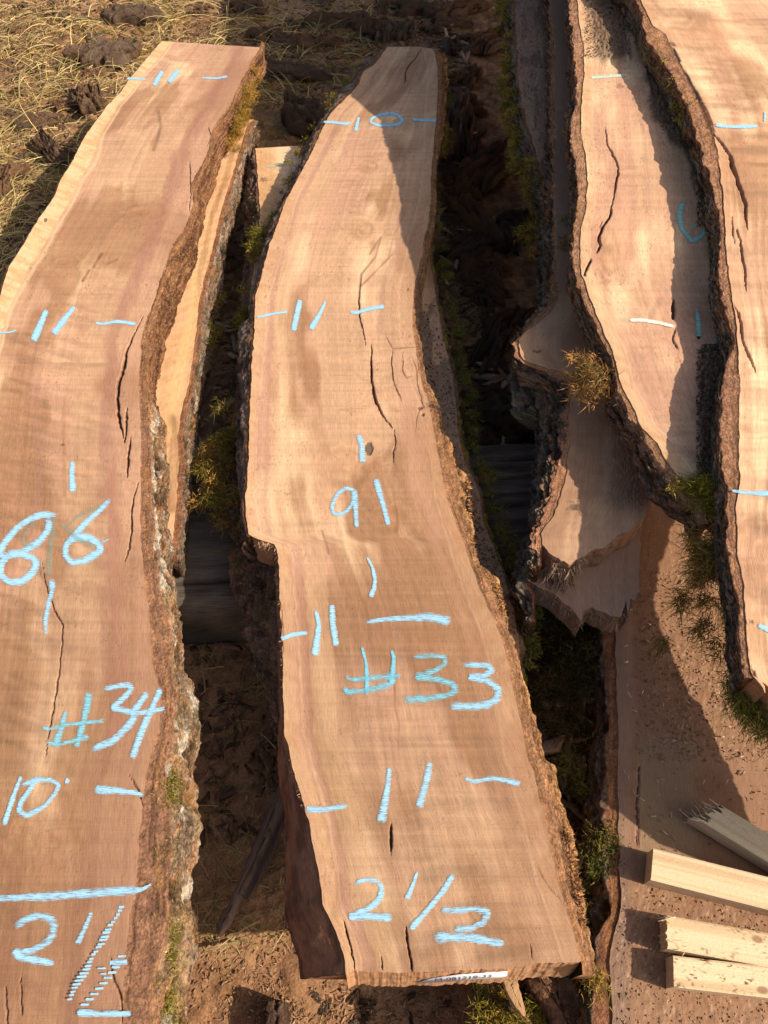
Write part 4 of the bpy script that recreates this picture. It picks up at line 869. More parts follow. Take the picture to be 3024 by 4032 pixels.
tuft('moss', rng, along(rng, [(2290, 1460), (2310, 1500), (2340, 1540), (2370, 1570)], Z6-.02, 26, .011, .01, (.007, .014)), parent=s6.root, n=34, out=(-.5, -.4, .7), ln=(.008, .026), wd=.0015, colA=(.2, .14, .04), colB=(.46, .22, .08), curl=1.0)
tuft('moss', rng, along(rng, [(2700, 1935), (2740, 1920), (2790, 1940), (2820, 1990)], Z6+.002, 28, .009, .005, (.008, .014)), parent=s6.root, n=55, ln=(.006, .018), out=(-.1, -.3, .8), colA=(.18, .17, .02), colB=(.40, .30, .05))
tuft('moss', rng, along(rng, [(2520, 90), (2560, 180), (2600, 260), (2650, 330), (2680, 400), (2700, 440), (2730, 520)], ZR-.02, 60, .006, .009, (.006, .011)), parent=sR.root, n=60, out=(-.5, 0, .6), ln=(.004, .011), colA=(.2, .17, .03), colB=(.40, .30, .06))
tuft('moss', rng, along(rng, [(2850, 2150), (2800, 2160), (2770, 2230), (2830, 2270)], ZR-.05, 22, .010, .010, (.01, .018))+along(rng, [(2870, 2330), (2900, 2380), (2905, 2460), (2915, 2560)], ZR-.04, 16, .004, .008, (.006, .01))+along(rng, [(2850, 2000), (2845, 2100)], ZR-.05, 10, .006, .008), parent=sR.root, n=60, out=(-.7, -.3, .1), ln=(.008, .028), colA=(.15, .11, .03), colB=(.34, .20, .05), droop=.4)
tuft('moss', rng, along(rng, [(2930, 2700), (2960, 2740), (3010, 2790), (3060, 2820)], ZR-.05, 34, .010, .008, (.012, .02)), parent=sR.root, n=80, out=(-.4, -.8, .2), ln=(.008, .024), colA=(.14, .135, .02), colB=(.34, .27, .06))
tuft('moss', rng, along(rng, [(2760, 2310), (2740, 2370), (2800, 2420), (2770, 2480)], ZA+.09, 14, .016, .016, (.009, .014)), parent=sR.root, n=45, out=(-.5, -.4, -.1), ln=(.012, .04), colA=(.12, .10, .02), colB=(.30, .2, .05), droop=.6)
tuft('moss', rng, along(rng, [(2360, 3320), (2380, 3370), (2390, 3440)], ZA-.01, 24, .01, .006)+along(rng, [(2300, 3450), (2310, 3520), (2320, 3600), (2340, 3700)], ZA-.04, 22, .009, .01)+along(rng, [(2260, 3060), (2300, 3100)], ZA-.05, 14, .012, .01), parent=sA.root, n=55, out=(-.4, 0, .6), ln=(.006, .016), colA=(.07, .085, .02), colB=(.24, .18, .04))
tuft('moss', rng, along(rng, [(2130, 2400), (2200, 2450), (2260, 2500), (2230, 2600), (2260, 2750)], .12, 60, .03, .02, (.014, .026)), parent=sA.root, n=60, out=(-.4, 0, .6), ln=(.012, .03), colA=(.045, .045, .015), colB=(.11, .075, .025))

# ================================================================== PALE STICKS (stickers)
def stick(label, p0, p1, wdir, length, zt, th, broken=0, seed=1, dirt=.2, w0=1.0, grp=None):
    """p0,p1: the two top corners of the visible left end (px); p2: a point along the upper long edge (px)"""
    A = np.array(W(*p0, zt)); B = np.array(W(*p1, zt)); D = np.array(W(*wdir, zt)); dr = (D-A)/np.linalg.norm(D-A)
    nu, nv = 60, 260
    k = np.linspace(0, 1, nu)[:, None]; l = np.linspace(0, 1, nv)[None, :]**1.0
    r = np.random.default_rng(seed)
    endj = 0*k
    if broken: endj = -broken*(.9*vn(k*11, k*0, seed)**1.6+.6*vn(k*33, k*0, seed+1)**2)+broken*.6
    st = endj*(1-l)**1
    X = A[0]+(B-A)[0]*k+dr[0]*(length*l+st*(l < 1)); Y = A[1]+(B-A)[1]*k+dr[1]*(length*l+st)
    um = k*np.linalg.norm(B-A)+0*l; vm = length*l+0*k
    fine = fbm(um*500, vm*6, seed+2, 3); med = fbm(um*130, vm*2.5, seed+3, 3)
    C = mixc((.80, .60, .36), (.66, .45, .25), ss(-.1, .6, med+.3*fine)); C = C*(1+.06*fine)[..., None]
    g = vn(um*700, vm*420, seed+5)*.6+.4*vn(um*230, vm*190, seed+6)
    C = mixc(C, (.20, .10, .05), dirt*2.6*ss(.62, .80, g)*ss(.25, .6, fbm(um*60, vm*22, seed+7, 2)+.45))
    for _ in range(2):
        kx, ky = r.uniform(.1, .9)*np.linalg.norm(B-A), r.uniform(.05, .3)
        C = mixc(C, (.28, .14, .07), .8*(1-ss(.0025, .0045, np.hypot(um-kx, (vm-ky)*.6))))
    edge = np.minimum(k, 1-k)*np.linalg.norm(B-A)
    Z = zt-.0012*(1-ss(0, .002, edge))-.0006*fine*ss(0, .004, edge)+0*l
    V = [np.stack([X, Y, Z], -1).reshape(-1, 3)]; Fq = [gridf(nu, nv)]; Cl = [C.reshape(-1, 3)]; n0 = nu*nv
    def wall(idx, flip, c, rag=0):
        nonlocal n0
        tv = V[0][idx]; rows = 8; kk = np.linspace(0, 1, rows)[:, None]
        xx = tv[:, 0]+0*kk; yy = tv[:, 1]+0*kk; zz = tv[:, 2]-(th-.0002)*kk
        if rag:
            rr = rag*(vn(np.arange(len(tv))[None, :]*.35, kk*9, seed+9)-.4)*ss(0, .15, kk); xx = xx+dr[0]*rr; yy = yy+dr[1]*rr
        f = gridf(rows, len(tv), n0); f = f[:, ::-1] if flip else f
        cc = np.asarray(c)*(1+.22*fbm(np.arange(len(tv))[None, :]*.12, kk*5, seed+10, 3))[..., None]
        V.append(np.stack([xx, yy, zz], -1).reshape(-1, 3)); Fq.append(f); Cl.append(cc.reshape(-1, 3)); n0 += rows*len(tv)
    wall(np.arange(nu)*nv, False, (.56, .40, .24), broken*.8)
    wall(np.arange(nu)*nv+nv-1, True, (.5, .36, .22))
    wall(np.arange(nv), True, (.62, .46, .29)); wall(np.arange(nv)+(nu-1)*nv, False, (.62, .46, .29))
    lo = V[0][[0, nv-1, nu*nv-1, (nu-1)*nv]].copy(); lo[:, 2] = zt-th
    V.append(lo); Cl.append(np.tile((.4, .3, .2), (4, 1))); Fq.append(np.array([[n0, n0+1, n0+2, n0+3]]))
    m = (A+B)/2
    root = thing('lumber_stick', label, 'wooden stick', (m[0], m[1], zt-th), 'pale sawn sticks lying on the sawdust slab')
    mk('stick_body', np.concatenate(V), np.concatenate(Fq), M_LUMBER, root, np.concatenate(Cl))
    return root, A, B, dr
def splinters(root, A, B, dr, zt, n, seed, ln=(.006, .02), wd=.0014):
    r = np.random.default_rng(seed); k = r.random((n, 1)); base = np.zeros((n, 3)); base[:, :2] = A*(1-k)+B*k+dr*r.uniform(-.002, .012, (n, 1)); base[:, 2] = zt-r.uniform(-.001, .02, n)
    D = np.zeros((n, 3)); D[:, :2] = -dr; D += r.normal(size=(n, 3))*.38; D[:, 2] *= .6
    V, Fq, C = blades(r, base, D, r.uniform(*ln, n), wd, 3, .5, (.72, .55, .34), (.82, .68, .46))
    mk('splintered_end', V, Fq, M_LUMBER, root, C, smooth=False)
ZS = ZA+.003+.027; TH = .027
r1 = stick('pale stick with a splintered end, uppermost and partly in shade', (2838, 3168), (2755, 3228), (3000, 3265), .45, ZS+.003, TH, .016, 3, .12)
splinters(*r1, ZS+.003, 60, 1, (.008, .022))
r2 = stick('pale stick with a clean square-cut end lying diagonally, second from the top', (2573, 3340), (2563, 3464), (3000, 3446), .5, ZS, TH, 0, 8, .03)
r3 = stick('pale stick with dark knots and a frayed corner, third from the top', (2624, 3603), (2626, 3735), (3000, 3669), .5, ZS, TH, .002, 12, .28)
splinters(r3[0], r3[1], r3[1]*.8+r3[2]*.2, r3[3], ZS+.002, 30, 2, (.006, .014), .001); splinters(r3[0], r3[1]*.35+r3[2]*.65+r3[3]*.012, r3[2]+r3[3]*.012, r3[3], ZS+.003, 36, 4, (.006, .014), .001)
r4 = stick('pale dirt-flecked stick lowest of the row', (2651, 3762), (2654, 3886), (3000, 3802), .5, ZS, TH, 0, 17, .42)

# ================================================================== WEATHERED BUNK BEAM
def beam():
    nl, nc = 500, 60
    l = np.linspace(0, 1, nl)[:, None]; t = np.linspace(0, 1, nc)[None, :]
    P0 = np.array((-.80, .50)); P1 = np.array((1.05, .66)); dd = (P1-P0)/np.linalg.norm(P1-P0); nn = np.array((-dd[1], dd[0])); wd = .30
    # profile: front face, rounded arris, flat top, rounded arris, back face
    a = np.linspace(0, 1, nc)
    px_ = np.interp(a, [0, .18, .24, .76, .82, 1], [-.01, 0, .012, wd-.012, wd, wd+.01]); pz = np.interp(a, [0, .18, .24, .76, .82, 1], [-.01, .095, .112, .112, .095, -.01])
    s = np.linalg.norm(P1-P0)*l
    g = fbm(s*4, px_[None, :]*120, 201, 4); cr = ridge(s*1.6, px_[None, :]*34+.5*fbm(s*3, t*3, 203, 2), 202, 2)
    off = .004*g-.006*ss(.80, .97, cr)
    X = P0[0]+dd[0]*s+nn[0]*px_[None, :]; Y = P0[1]+dd[1]*s+nn[1]*px_[None, :]+off*.3; Z = pz[None, :]+off+0*s
    C = mixc((.15, .12, .095), (.07, .055, .042), ss(-.4, .4, g)+.3*fbm(s*40, px_[None, :]*300, 207, 3)); C = mixc(C, (.03, .022, .016), ss(.82, .95, cr)*.9); C = mixc(C, (.34, .25, .16), .4*ss(.1, .5, fbm(s*9, px_[None, :]*40, 205, 3)))
    V = np.stack([X, Y, Z], -1).reshape(-1, 3); Fq = gridf(nl, nc)
    n = len(V); ends = []
    for r in (0, nl-1):
        for c_ in range(nc-2): ends.append((r*nc, r*nc+c_+1, r*nc+c_+2))
    root = thing('bunk_beam', 'weathered grey beam lying crosswise on the ground beneath the slabs', 'beam', ((P0+P1)[0]/2, (P0+P1)[1]/2, 0))
    mk('beam_body', V, Fq, mat('weathered_wood', .9, .6, 300, .3, (30, 500, 500), None, .1), root, C.reshape(-1, 3), tris=ends)
    # far bearer, hidden under the stack
beam()
def bearer(label, y, z, th, x0, x1, w=.09):
    k = 40; a = np.linspace(0, 2*math.pi, 13)[:-1]; sx = np.linspace(x0, x1, k)
    cs = np.sign(np.cos(a))*np.abs(np.cos(a))**.35; sn = np.sign(np.sin(a))*np.abs(np.sin(a))**.35
    V = []
    for i, x in enumerate(sx): V.append(np.stack([np.full(12, x), y+cs*w/2+.002*fbm(x*20, a, 8, 2), z-th/2+sn*th/2*.99], -1))
    V = np.concatenate(V); Fq = [[i*12+j, i*12+(j+1) % 12, (i+1)*12+(j+1) % 12, (i+1)*12+j] for i in range(k-1) for j in range(12)]
    tr = [(0, j+1, j) for j in range(1, 11)]+[((k-1)*12, (k-1)*12+j, (k-1)*12+j+1) for j in range(1, 11)]
    root = thing('bearer', label, 'wood bearer', ((x0+x1)/2, y, z-th))
    mk('bearer_body', V, Fq, M_BARE, root, np.tile((.2, .14, .09), (len(V), 1)), tris=tr)
bearer('square block on the ground under the far half of the centre slab', 1.60, .114, .12, -.04, .13)
bearer('square block on the ground under the far half of the left slab', 1.45, .114, .12, -.72, -.42)
for lb_, yb in (('short block propping the right stack above the lowest slab', .95), ('tall block propping the far end of the right stack', 1.55)):
    zt_ = float(zy(ZB1, yb))-.047; bearer(lb_, yb, zt_, zt_-ZA, .36, .60)

# ================================================================== GROUND
def spread(lo, hi, step, far):
    a = np.arange(lo, hi, step); out = []; s = step; p = hi
    while p < far: out.append(p); s *= 1.22; p += s
    out2 = []; s = step; p = lo-step
    while p > -far: out2.append(p); s *= 1.22; p -= s
    return np.concatenate([out2[::-1], a, out])
gx = spread(-1.75, 1.75, .0055, 70); gy = spread(-.25, 3.6, .0065, 70)
GX, GY = np.meshgrid(gx, gy)
def gh(x, y):
    return .115*np.exp(-((x-.20)/.115)**4-((y+.07)/.125)**4)+.010*fbm(x*3.2, y*3.2, 300, 3)+.006*fbm(x*14, y*14, 301, 3)+.0035*fbm(x*60, y*60, 303, 3)+.009*ss(.5, .9, y)*(ridge(x*16+fbm(x*9, y*9, 306, 2), y*22, 304, 3)-.5)
near = (np.abs(GX) < 1.8) & (GY > -.3) & (GY < 3.7)
H = np.where(near, gh(GX, GY), .010*fbm(GX*3.2, GY*3.2, 300, 3))
lump = ss(.1, .5, fbm(GX*34, GY*34, 305, 3)); H = H+.004*lump*near
n1 = fbm(GX*5, GY*5, 310, 4); n2 = fbm(GX*40, GY*40, 311, 3); n3 = vn(GX*150, GY*150, 312)
C = mixc((.40, .215, .108), (.27, .14, .07), ss(-.3, .4, n1+.4*n2))
t = CZ; dep = GY*cp+t*sp; gpx = 1512+F*GX/np.maximum(dep, .05)
org = ss(.55, .9, GY+.12*n1)                                # litter and rotten bark cover the far ground
C = mixc(C, (.17, .098, .055), .8*org*ss(-.35, .25, n2+.5*n1))
C = mixc(C, (.30, .17, .055), .45*org*ss(.0, .4, fbm(GX*11, GY*11, 313, 3)))
C = mixc(C, (.40, .24, .15), .6*org*ss(.15, .35, fbm(GX*3.5+2, GY*3.5, 315, 4)))
C = C*(.6+.8*n3)[..., None]
ground = mk('ground', np.stack([GX, GY, H], -1).reshape(-1, 3), gridf(len(gy), len(gx)), M_SOIL, None, C.reshape(-1, 3))
tag(ground, kind='structure')

# ================================================================== LITTER: dry grass, ground moss, chips
rng = np.random.default_rng(77)
def pick(poly_rects, n):
    w = np.array([(x1-x0)*(y1-y0)*d for x0, y0, x1, y1, d in poly_rects], float); w /= w.sum()
    i = rng.choice(len(w), n, p=w); R = np.array(poly_rects)[i]
    px = R[:, 0]+rng.random(n)*(R[:, 2]-R[:, 0]); py = R[:, 1]+rng.random(n)*(R[:, 3]-R[:, 1])
    x, y = W(px, py, 0.0)
    return x, y
def keep(x, y):
    # stay off the ground below the slab stacks
    L_ = np.interp(y, s34.L[1], s34.L[0]); R_ = np.interp(y, s34.R[1], s34.R[0])
    k = ~((x > L_) & (x < R_) & (y < s34.Y1))
    L2 = np.interp(y, s33.L[1], s33.L[0]); R2 = np.interp(y, s33.R[1], s33.R[0])
    k &= ~((x > L2) & (x < R2) & (y < s33.Y1) & (y > s33.Y0))
    k &= ~((x > np.interp(y, sB1.L[1], sB1.L[0])-.03) & (y > .5))
    return k
REG_SUN = [(-200, -80, 700, 1200, 1.2), (600, -80, 1500, 200, 1.0), (1000, 180, 1500, 420, .55), (-100, 900, 80, 1500, .6)]
REG_SH = [(1500, -80, 2050, 240, .5), (1730, 200, 2160, 1200, .30), (1780, 1000, 2250, 2000, .22)]
def lay(n, regs, ln, wd, colA, colB, up, name, label, cat, droop=.35, bias=None, curl=.5, h=.004):
    x, y = pick(regs, n); k = keep(x, y); x = x[k]; y = y[k]
    # clumped
    cl = vn(x*9, y*9, 401)*.6+vn(x*25, y*25, 402)*.4
    k = rng.random(len(x)) < ss(.25, .6, cl)*1.0+.12; x = x[k]; y = y[k]; n = len(x)
    a = rng.uniform(0, 2*math.pi, n) if bias is None else rng.normal(bias, .9, n)
    D = np.stack([np.cos(a), np.sin(a), rng.uniform(up[0], up[1], n)], 1)
    base = np.stack([x, y, gh(x, y)+h+rng.random(n)*.004], 1)
    V, Fq, C = blades(rng, base, D, rng.uniform(*ln, n)*rng.uniform(.5, 1, n), rng.uniform(wd[0], wd[1], n), 5, curl, colA, colB, None, droop)
    V[:, 2] = np.maximum(V[:, 2], gh(V[:, 0], V[:, 1])+.001)
    o = mk(name, V, Fq, M_STRAW, None, C, smooth=False)
    tag(o, label, cat, kind='stuff')
    return o
lay(12000, REG_SUN, (.02, .09), (.0010, .0026), (.72, .50, .25), (.38, .22, .10), (.02, .5), 'straw_litter', 'short broken straw and dead grass strewn over the sunny ground at the upper left', 'straw')
lay(5200, REG_SUN, (.05, .20), (.0010, .0026), (.68, .48, .20), (.38, .33, .10), (.15, 1.1), 'dry_grass', 'long thin yellow-green grass blades arching over the litter left of the slabs', 'grass', .5, None, .8)
lay(2600, REG_SH, (.03, .13), (.0009, .002), (.24, .22, .07), (.34, .26, .13), (.05, .7), 'shaded_grass', 'thin grass stems among the bark in the shaded gaps between the stacks', 'grass', .4)
lay(500, [(1000, 3550, 1240, 3700, .5), (760, 3560, 1150, 3720, 1), (900, 1100, 1000, 1700, .4), (720, 2500, 1120, 3600, .3)], (.02, .09), (.0008, .002), (.50, .36, .16), (.30, .26, .08), (.02, .5), 'loose_straw', 'sparse straw stems on the bare soil between the two chalked slabs', 'straw')
lay(1300, REG_SUN, (.10, .30), (.0022, .0042), (.72, .52, .24), (.42, .36, .12), (.05, .6), 'straw_stalks', 'long thick pale straw stalks lying across the litter at the upper left', 'straw', .5, None, .35, .012)
# low moss on the ground
x, y = pick([(-200, -80, 1300, 1300, 1), (600, -80, 1500, 460, 1), (1500, -80, 2050, 300, .6), (1730, 240, 2150, 1100, .4)], 2600); k = keep(x, y) & (vn(x*7, y*7, 420)+.3*vn(x*30, y*30, 421) > .66); x = x[k]; y = y[k]
o = tuft('ground_moss', rng, [(x[i], y[i], float(gh(x[i], y[i]))+.003, rng.uniform(.008, .018)) for i in range(len(x))], n=34, ln=(.005, .016), wd=.0013, colA=(.26, .22, .045), colB=(.55, .31, .08), spread=1.0)
tag(o, 'low yellow and olive moss growing in patches over the soil at the upper left', 'moss', kind='stuff')

def flakes(name, label, cat, pos, size, colA, colB, flat=.35, kind='stuff', asp=2.6, m=M_BARK):
    n = len(pos); r = rng
    a = r.uniform(0, 2*math.pi, n); L = r.uniform(*size, n); w = L/r.uniform(asp*.6, asp*1.5, n); hgt = w*flat*r.uniform(.5, 1.3, n)
    ca, sa = np.cos(a), np.sin(a); tilt = r.normal(0, .25, n)
    base = np.array([(-1, -.5, 0), (-.5, .6, 0), (.7, .5, 0), (1, -.3, 0), (-.7, -.3, 1), (-.4, .4, 1), (.6, .25, 1), (.8, -.3, .8)], float)
    J = base[None]+r.normal(0, .16, (n, 8, 3))
    lx = J[..., 0]*L[:, None]/2; ly = J[..., 1]*w[:, None]/2; lz = J[..., 2]*hgt[:, None]+lx*tilt[:, None]
    V = np.stack([pos[:, 0, None]+lx*ca[:, None]-ly*sa[:, None], pos[:, 1, None]+lx*sa[:, None]+ly*ca[:, None], pos[:, 2, None]+lz], -1).reshape(-1, 3)
    f = np.array([(0, 1, 2, 3), (4, 7, 6, 5), (0, 4, 5, 1), (1, 5, 6, 2), (2, 6, 7, 3), (3, 7, 4, 0)])
    Fq = (np.arange(n)[:, None, None]*8+f[None]).reshape(-1, 4)
    cm = r.random((n, 1)); C = (np.asarray(colA)*(1-cm)+np.asarray(colB)*cm)*r.uniform(.6, 1.3, (n, 1)); C = np.repeat(C[:, None], 8, 1)
    o = mk(name, V, Fq, m, None, C.reshape(-1, 3), smooth=False); tag(o, label, cat, kind=kind); return o
# chips on the bare soil in front
x, y = pick([(700, 3000, 1200, 4150, 1), (1000, 3860, 2300, 4150, 1.6), (640, 2500, 1150, 3500, .5), (950, 280, 1250, 640, .5)], 2600); k = keep(x, y); x = x[k]; y = y[k]
flakes('wood_chips', 'tiny pale wood chips scattered over the bare brown soil in front', 'wood chips', np.stack([x, y, gh(x, y)+.001], 1), (.002, .010), (.52, .34, .19), (.30, .15, .08), .3, asp=3, m=M_STRAW)
x, y = pick([(700, 3500, 1200, 4150, 1), (1000, 3860, 2300, 4150, 1.6)], 2600); k = keep(x, y); x = x[k]; y = y[k]
flakes('soil_crumbs', 'small lumps of brown soil on the bare ground in front', 'soil', np.stack([x, y, gh(x, y)-.001], 1), (.002, .006), (.40, .22, .11), (.28, .15, .08), .7, asp=1.4, m=M_SOIL)
# fine bark litter
x, y = pick([(1740, 120, 2100, 1150, 1), (1900, 1150, 2120, 1830, .7), (2060, 2480, 2300, 3800, .5), (700, 1150, 930, 1900, .4)], 420); k = keep(x, y); x = x[k]; y = y[k]
flakes('bark_flakes', 'larger tan and brown bark flakes strewn in the shaded gaps', 'bark litter', np.stack([x, y, gh(x, y)+.014], 1), (.02, .075), (.60, .40, .26), (.34, .21, .13), .18, asp=2.6, m=M_STRAW)
x, y = pick([(-200, -80, 700, 1300, 1.8), (600, -80, 2050, 440, 2.0), (1730, 200, 2180, 2000, 1.0), (1950, 1900, 2350, 4100, .8), (640, 1900, 1150, 3300, .3), (850, 900, 1000, 1900, .5)], 15000); k = keep(x, y); x = x[k]; y = y[k]
flakes('bark_litter', 'fine dark bark crumbs covering the ground around the stacks', 'bark litter', np.stack([x, y, gh(x, y)+.001], 1), (.006, .04), (.16, .09, .055), (.38, .22, .13), .3, asp=2.4)
# sawdust with coarse pale fibres on the right slabs
def on(s, rects, n):
    w = np.array([(x1-x0)*(y1-y0)*d_ for x0, y0, x1, y1, d_ in rects], float); w /= w.sum(); i = rng.choice(len(w), n, p=w); R = np.array(rects)[i]
    px = R[:, 0]+rng.random(n)*(R[:, 2]-R[:, 0]); py = R[:, 1]+rng.random(n)*(R[:, 3]-R[:, 1]); x, y = W(px, py, s.zt)
    k = (x > s.xl(y)+.002) & (x < s.xr(y)-.002) & (y > s.yn((x-s.xl(y))/(s.xr(y)-s.xl(y)))+.003)
    return x[k], y[k]
x, y = on(sA, [(2500, 2250, 3100, 3000, 1), (2430, 3480, 3100, 4100, .55), (2430, 3000, 3100, 3480, .12)], 3600)
flakes('sawdust', 'brown sawdust crumbs lying on the bottom right slab', 'sawdust', np.stack([x, y, zy(sA.zt, y)+.0012], 1), (.001, .0034), (.42, .23, .12), (.25, .14, .08), .45, asp=1.5, m=M_STRAW)
x, y = on(sA, [(2450, 2250, 3000, 3300, 1)], 130)
flakes('wood_fibres', 'pale splinters of wood on the sawdust of the bottom right slab', 'wood chips', np.stack([x, y, zy(sA.zt, y)+.0035], 1), (.004, .011), (.66, .50, .36), (.5, .36, .24), .5, asp=3.5, m=M_STRAW)
x, y = on(s6, [(2660, 300, 2790, 480, 1), (2600, 330, 2720, 520, 1), (2740, 560, 2800, 900, 1), (2760, 1360, 2840, 1900, 2), (2740, 1380, 2830, 1900, 1), (2300, 0, 2480, 230, .5)], 7000)
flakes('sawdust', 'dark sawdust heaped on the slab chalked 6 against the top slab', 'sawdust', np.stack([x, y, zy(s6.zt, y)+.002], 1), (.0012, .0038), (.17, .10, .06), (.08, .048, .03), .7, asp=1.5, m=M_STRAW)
x, y = on(sB1, [(2020, 0, 2170, 1100, 1)], 1500)
flakes('sawdust', 'grey-brown sawdust on the mossy-edged slab of the right stack', 'sawdust', np.stack([x, y, zy(sB1.zt, y)+.0018], 1), (.0012, .004), (.34, .22, .14), (.24, .15, .095), .5, asp=1.6, m=M_STRAW)
x, y = on(sl33, [(1640, 1200, 1960, 2300, 1), (1850, 2000, 2060, 2500, 1)], 2600)
flakes('sawdust', 'brown sawdust on the strip of slab showing right of the #33 slab', 'sawdust', np.stack([x, y, zy(sl33.zt, y)+.002], 1), (.0015, .005), (.30, .20, .13), (.16, .10, .06), .7, asp=1.6, m=M_STRAW)
x, y = on(sl33, [(1640, 1350, 1900, 1900, 1)], 70)
flakes('wood_fibres', 'pale splinters on the dusty slab beneath the #33 slab', 'wood chips', np.stack([x, y, zy(sl33.zt, y)+.003], 1), (.004, .010), (.60, .48, .36), (.5, .38, .26), .5, asp=3.5, m=M_STRAW)

# ================================================================== BARK CHUNKS
def chunkmesh(seed, nu=44, nv=30, rot=False, tone=(.16, .085, .048), tone2=(.055, .03, .02), grey=.3):
    nu, nv = 64, 40
    a = np.linspace(0, 2*math.pi, nu, endpoint=False)[:, None]; b = np.linspace(-math.pi/2, math.pi/2, nv)[None, :]
    f = lambda v, p: np.sign(v)*np.abs(v)**p
    cx = f(np.cos(a), .6)*f(np.cos(b), .45); cy = f(np.sin(a), .6)*f(np.cos(b), .45); cz = f(np.sin(b), .7)+0*a
    ed = 1+.6*(vn(np.cos(a)*2+5, np.sin(a)*2+5, seed)-.5)+.42*fbm(np.cos(a)*4.5, np.sin(a)*4.5, seed+1, 4)
    X = cx*ed*(1+.12*fbm(cy*6, cz*2, seed+2, 2)); Y = cy*ed
    rd = ridge(X*1.0+.4*fbm(X*2, Y*2, seed+7, 2), Y*6.5+1.2*fbm(X*1.5, Y*2, seed+12, 2), seed+3, 3); fn = fbm(X*6, Y*16, seed+4, 3)
    Z = cz*.8+(1.5*(rd-.55)+.7*fn)*np.maximum(cz, 0)**.5+.25*fbm(X*2, Y*2, seed+5, 2)-.35*X*Y
    C = mixc(tone, tone2, ss(.7, .35, rd)+0*Z); C = mixc(C, (.23, .19, .14), grey*ss(0, .5, fbm(X*3, Y*5, seed+6, 3)))
    C = mixc(C, (.30, .14, .06), .5*ss(.15, .5, fbm(X*5, Y*7, seed+8, 3)))
    C = C*(1+.3*fn)[..., None]
    V = np.stack([X, Y, Z*.5], -1).reshape(-1, 3)
    i = np.arange(nu)[:, None]; j = np.arange(nv-1)[None, :]; i2 = (i+1) % nu
    Fq = np.stack([(i*nv+j).ravel(), (i2*nv+j).ravel(), (i2*nv+j+1).ravel(), (i*nv+j+1).ravel()], 1)
    return V, Fq, C.reshape(-1, 3)
protos = []
for sd in range(7):
    V, Fq, C = chunkmesh(500+sd*11, grey=.1+.5*(sd % 3 == 0), tone=[(.36, .21, .125), (.30, .20, .135), (.42, .23, .13)][sd % 3])
    protos.append(mk('bark_chunk', V, Fq, M_BARK, None, C, G=np.tile((.35, 0, 0), (len(V), 1))))
first = set()
def chunk(px, py, L, w, h, deg, label, seed, group=None, z=None, tilt=0):
    """L,w,h in metres; deg = direction of its length in the ground plane"""
    p = protos[seed % 7]
    if p.name in first: o = p.copy(); COL.objects.link(o)
    else: o = p; first.add(p.name)
    zz = h*.35 if z is None else z
    x, y = W(px, py, zz); g = float(gh(x, y)) if z is None else 0
    o.location = (float(x), float(y), zz+g); o.rotation_euler = (math.radians(tilt), math.radians(tilt*.5), math.radians(deg)); o.scale = (L/2, w/2, h)
    tag(o, label, 'bark chunk', group)
    return o
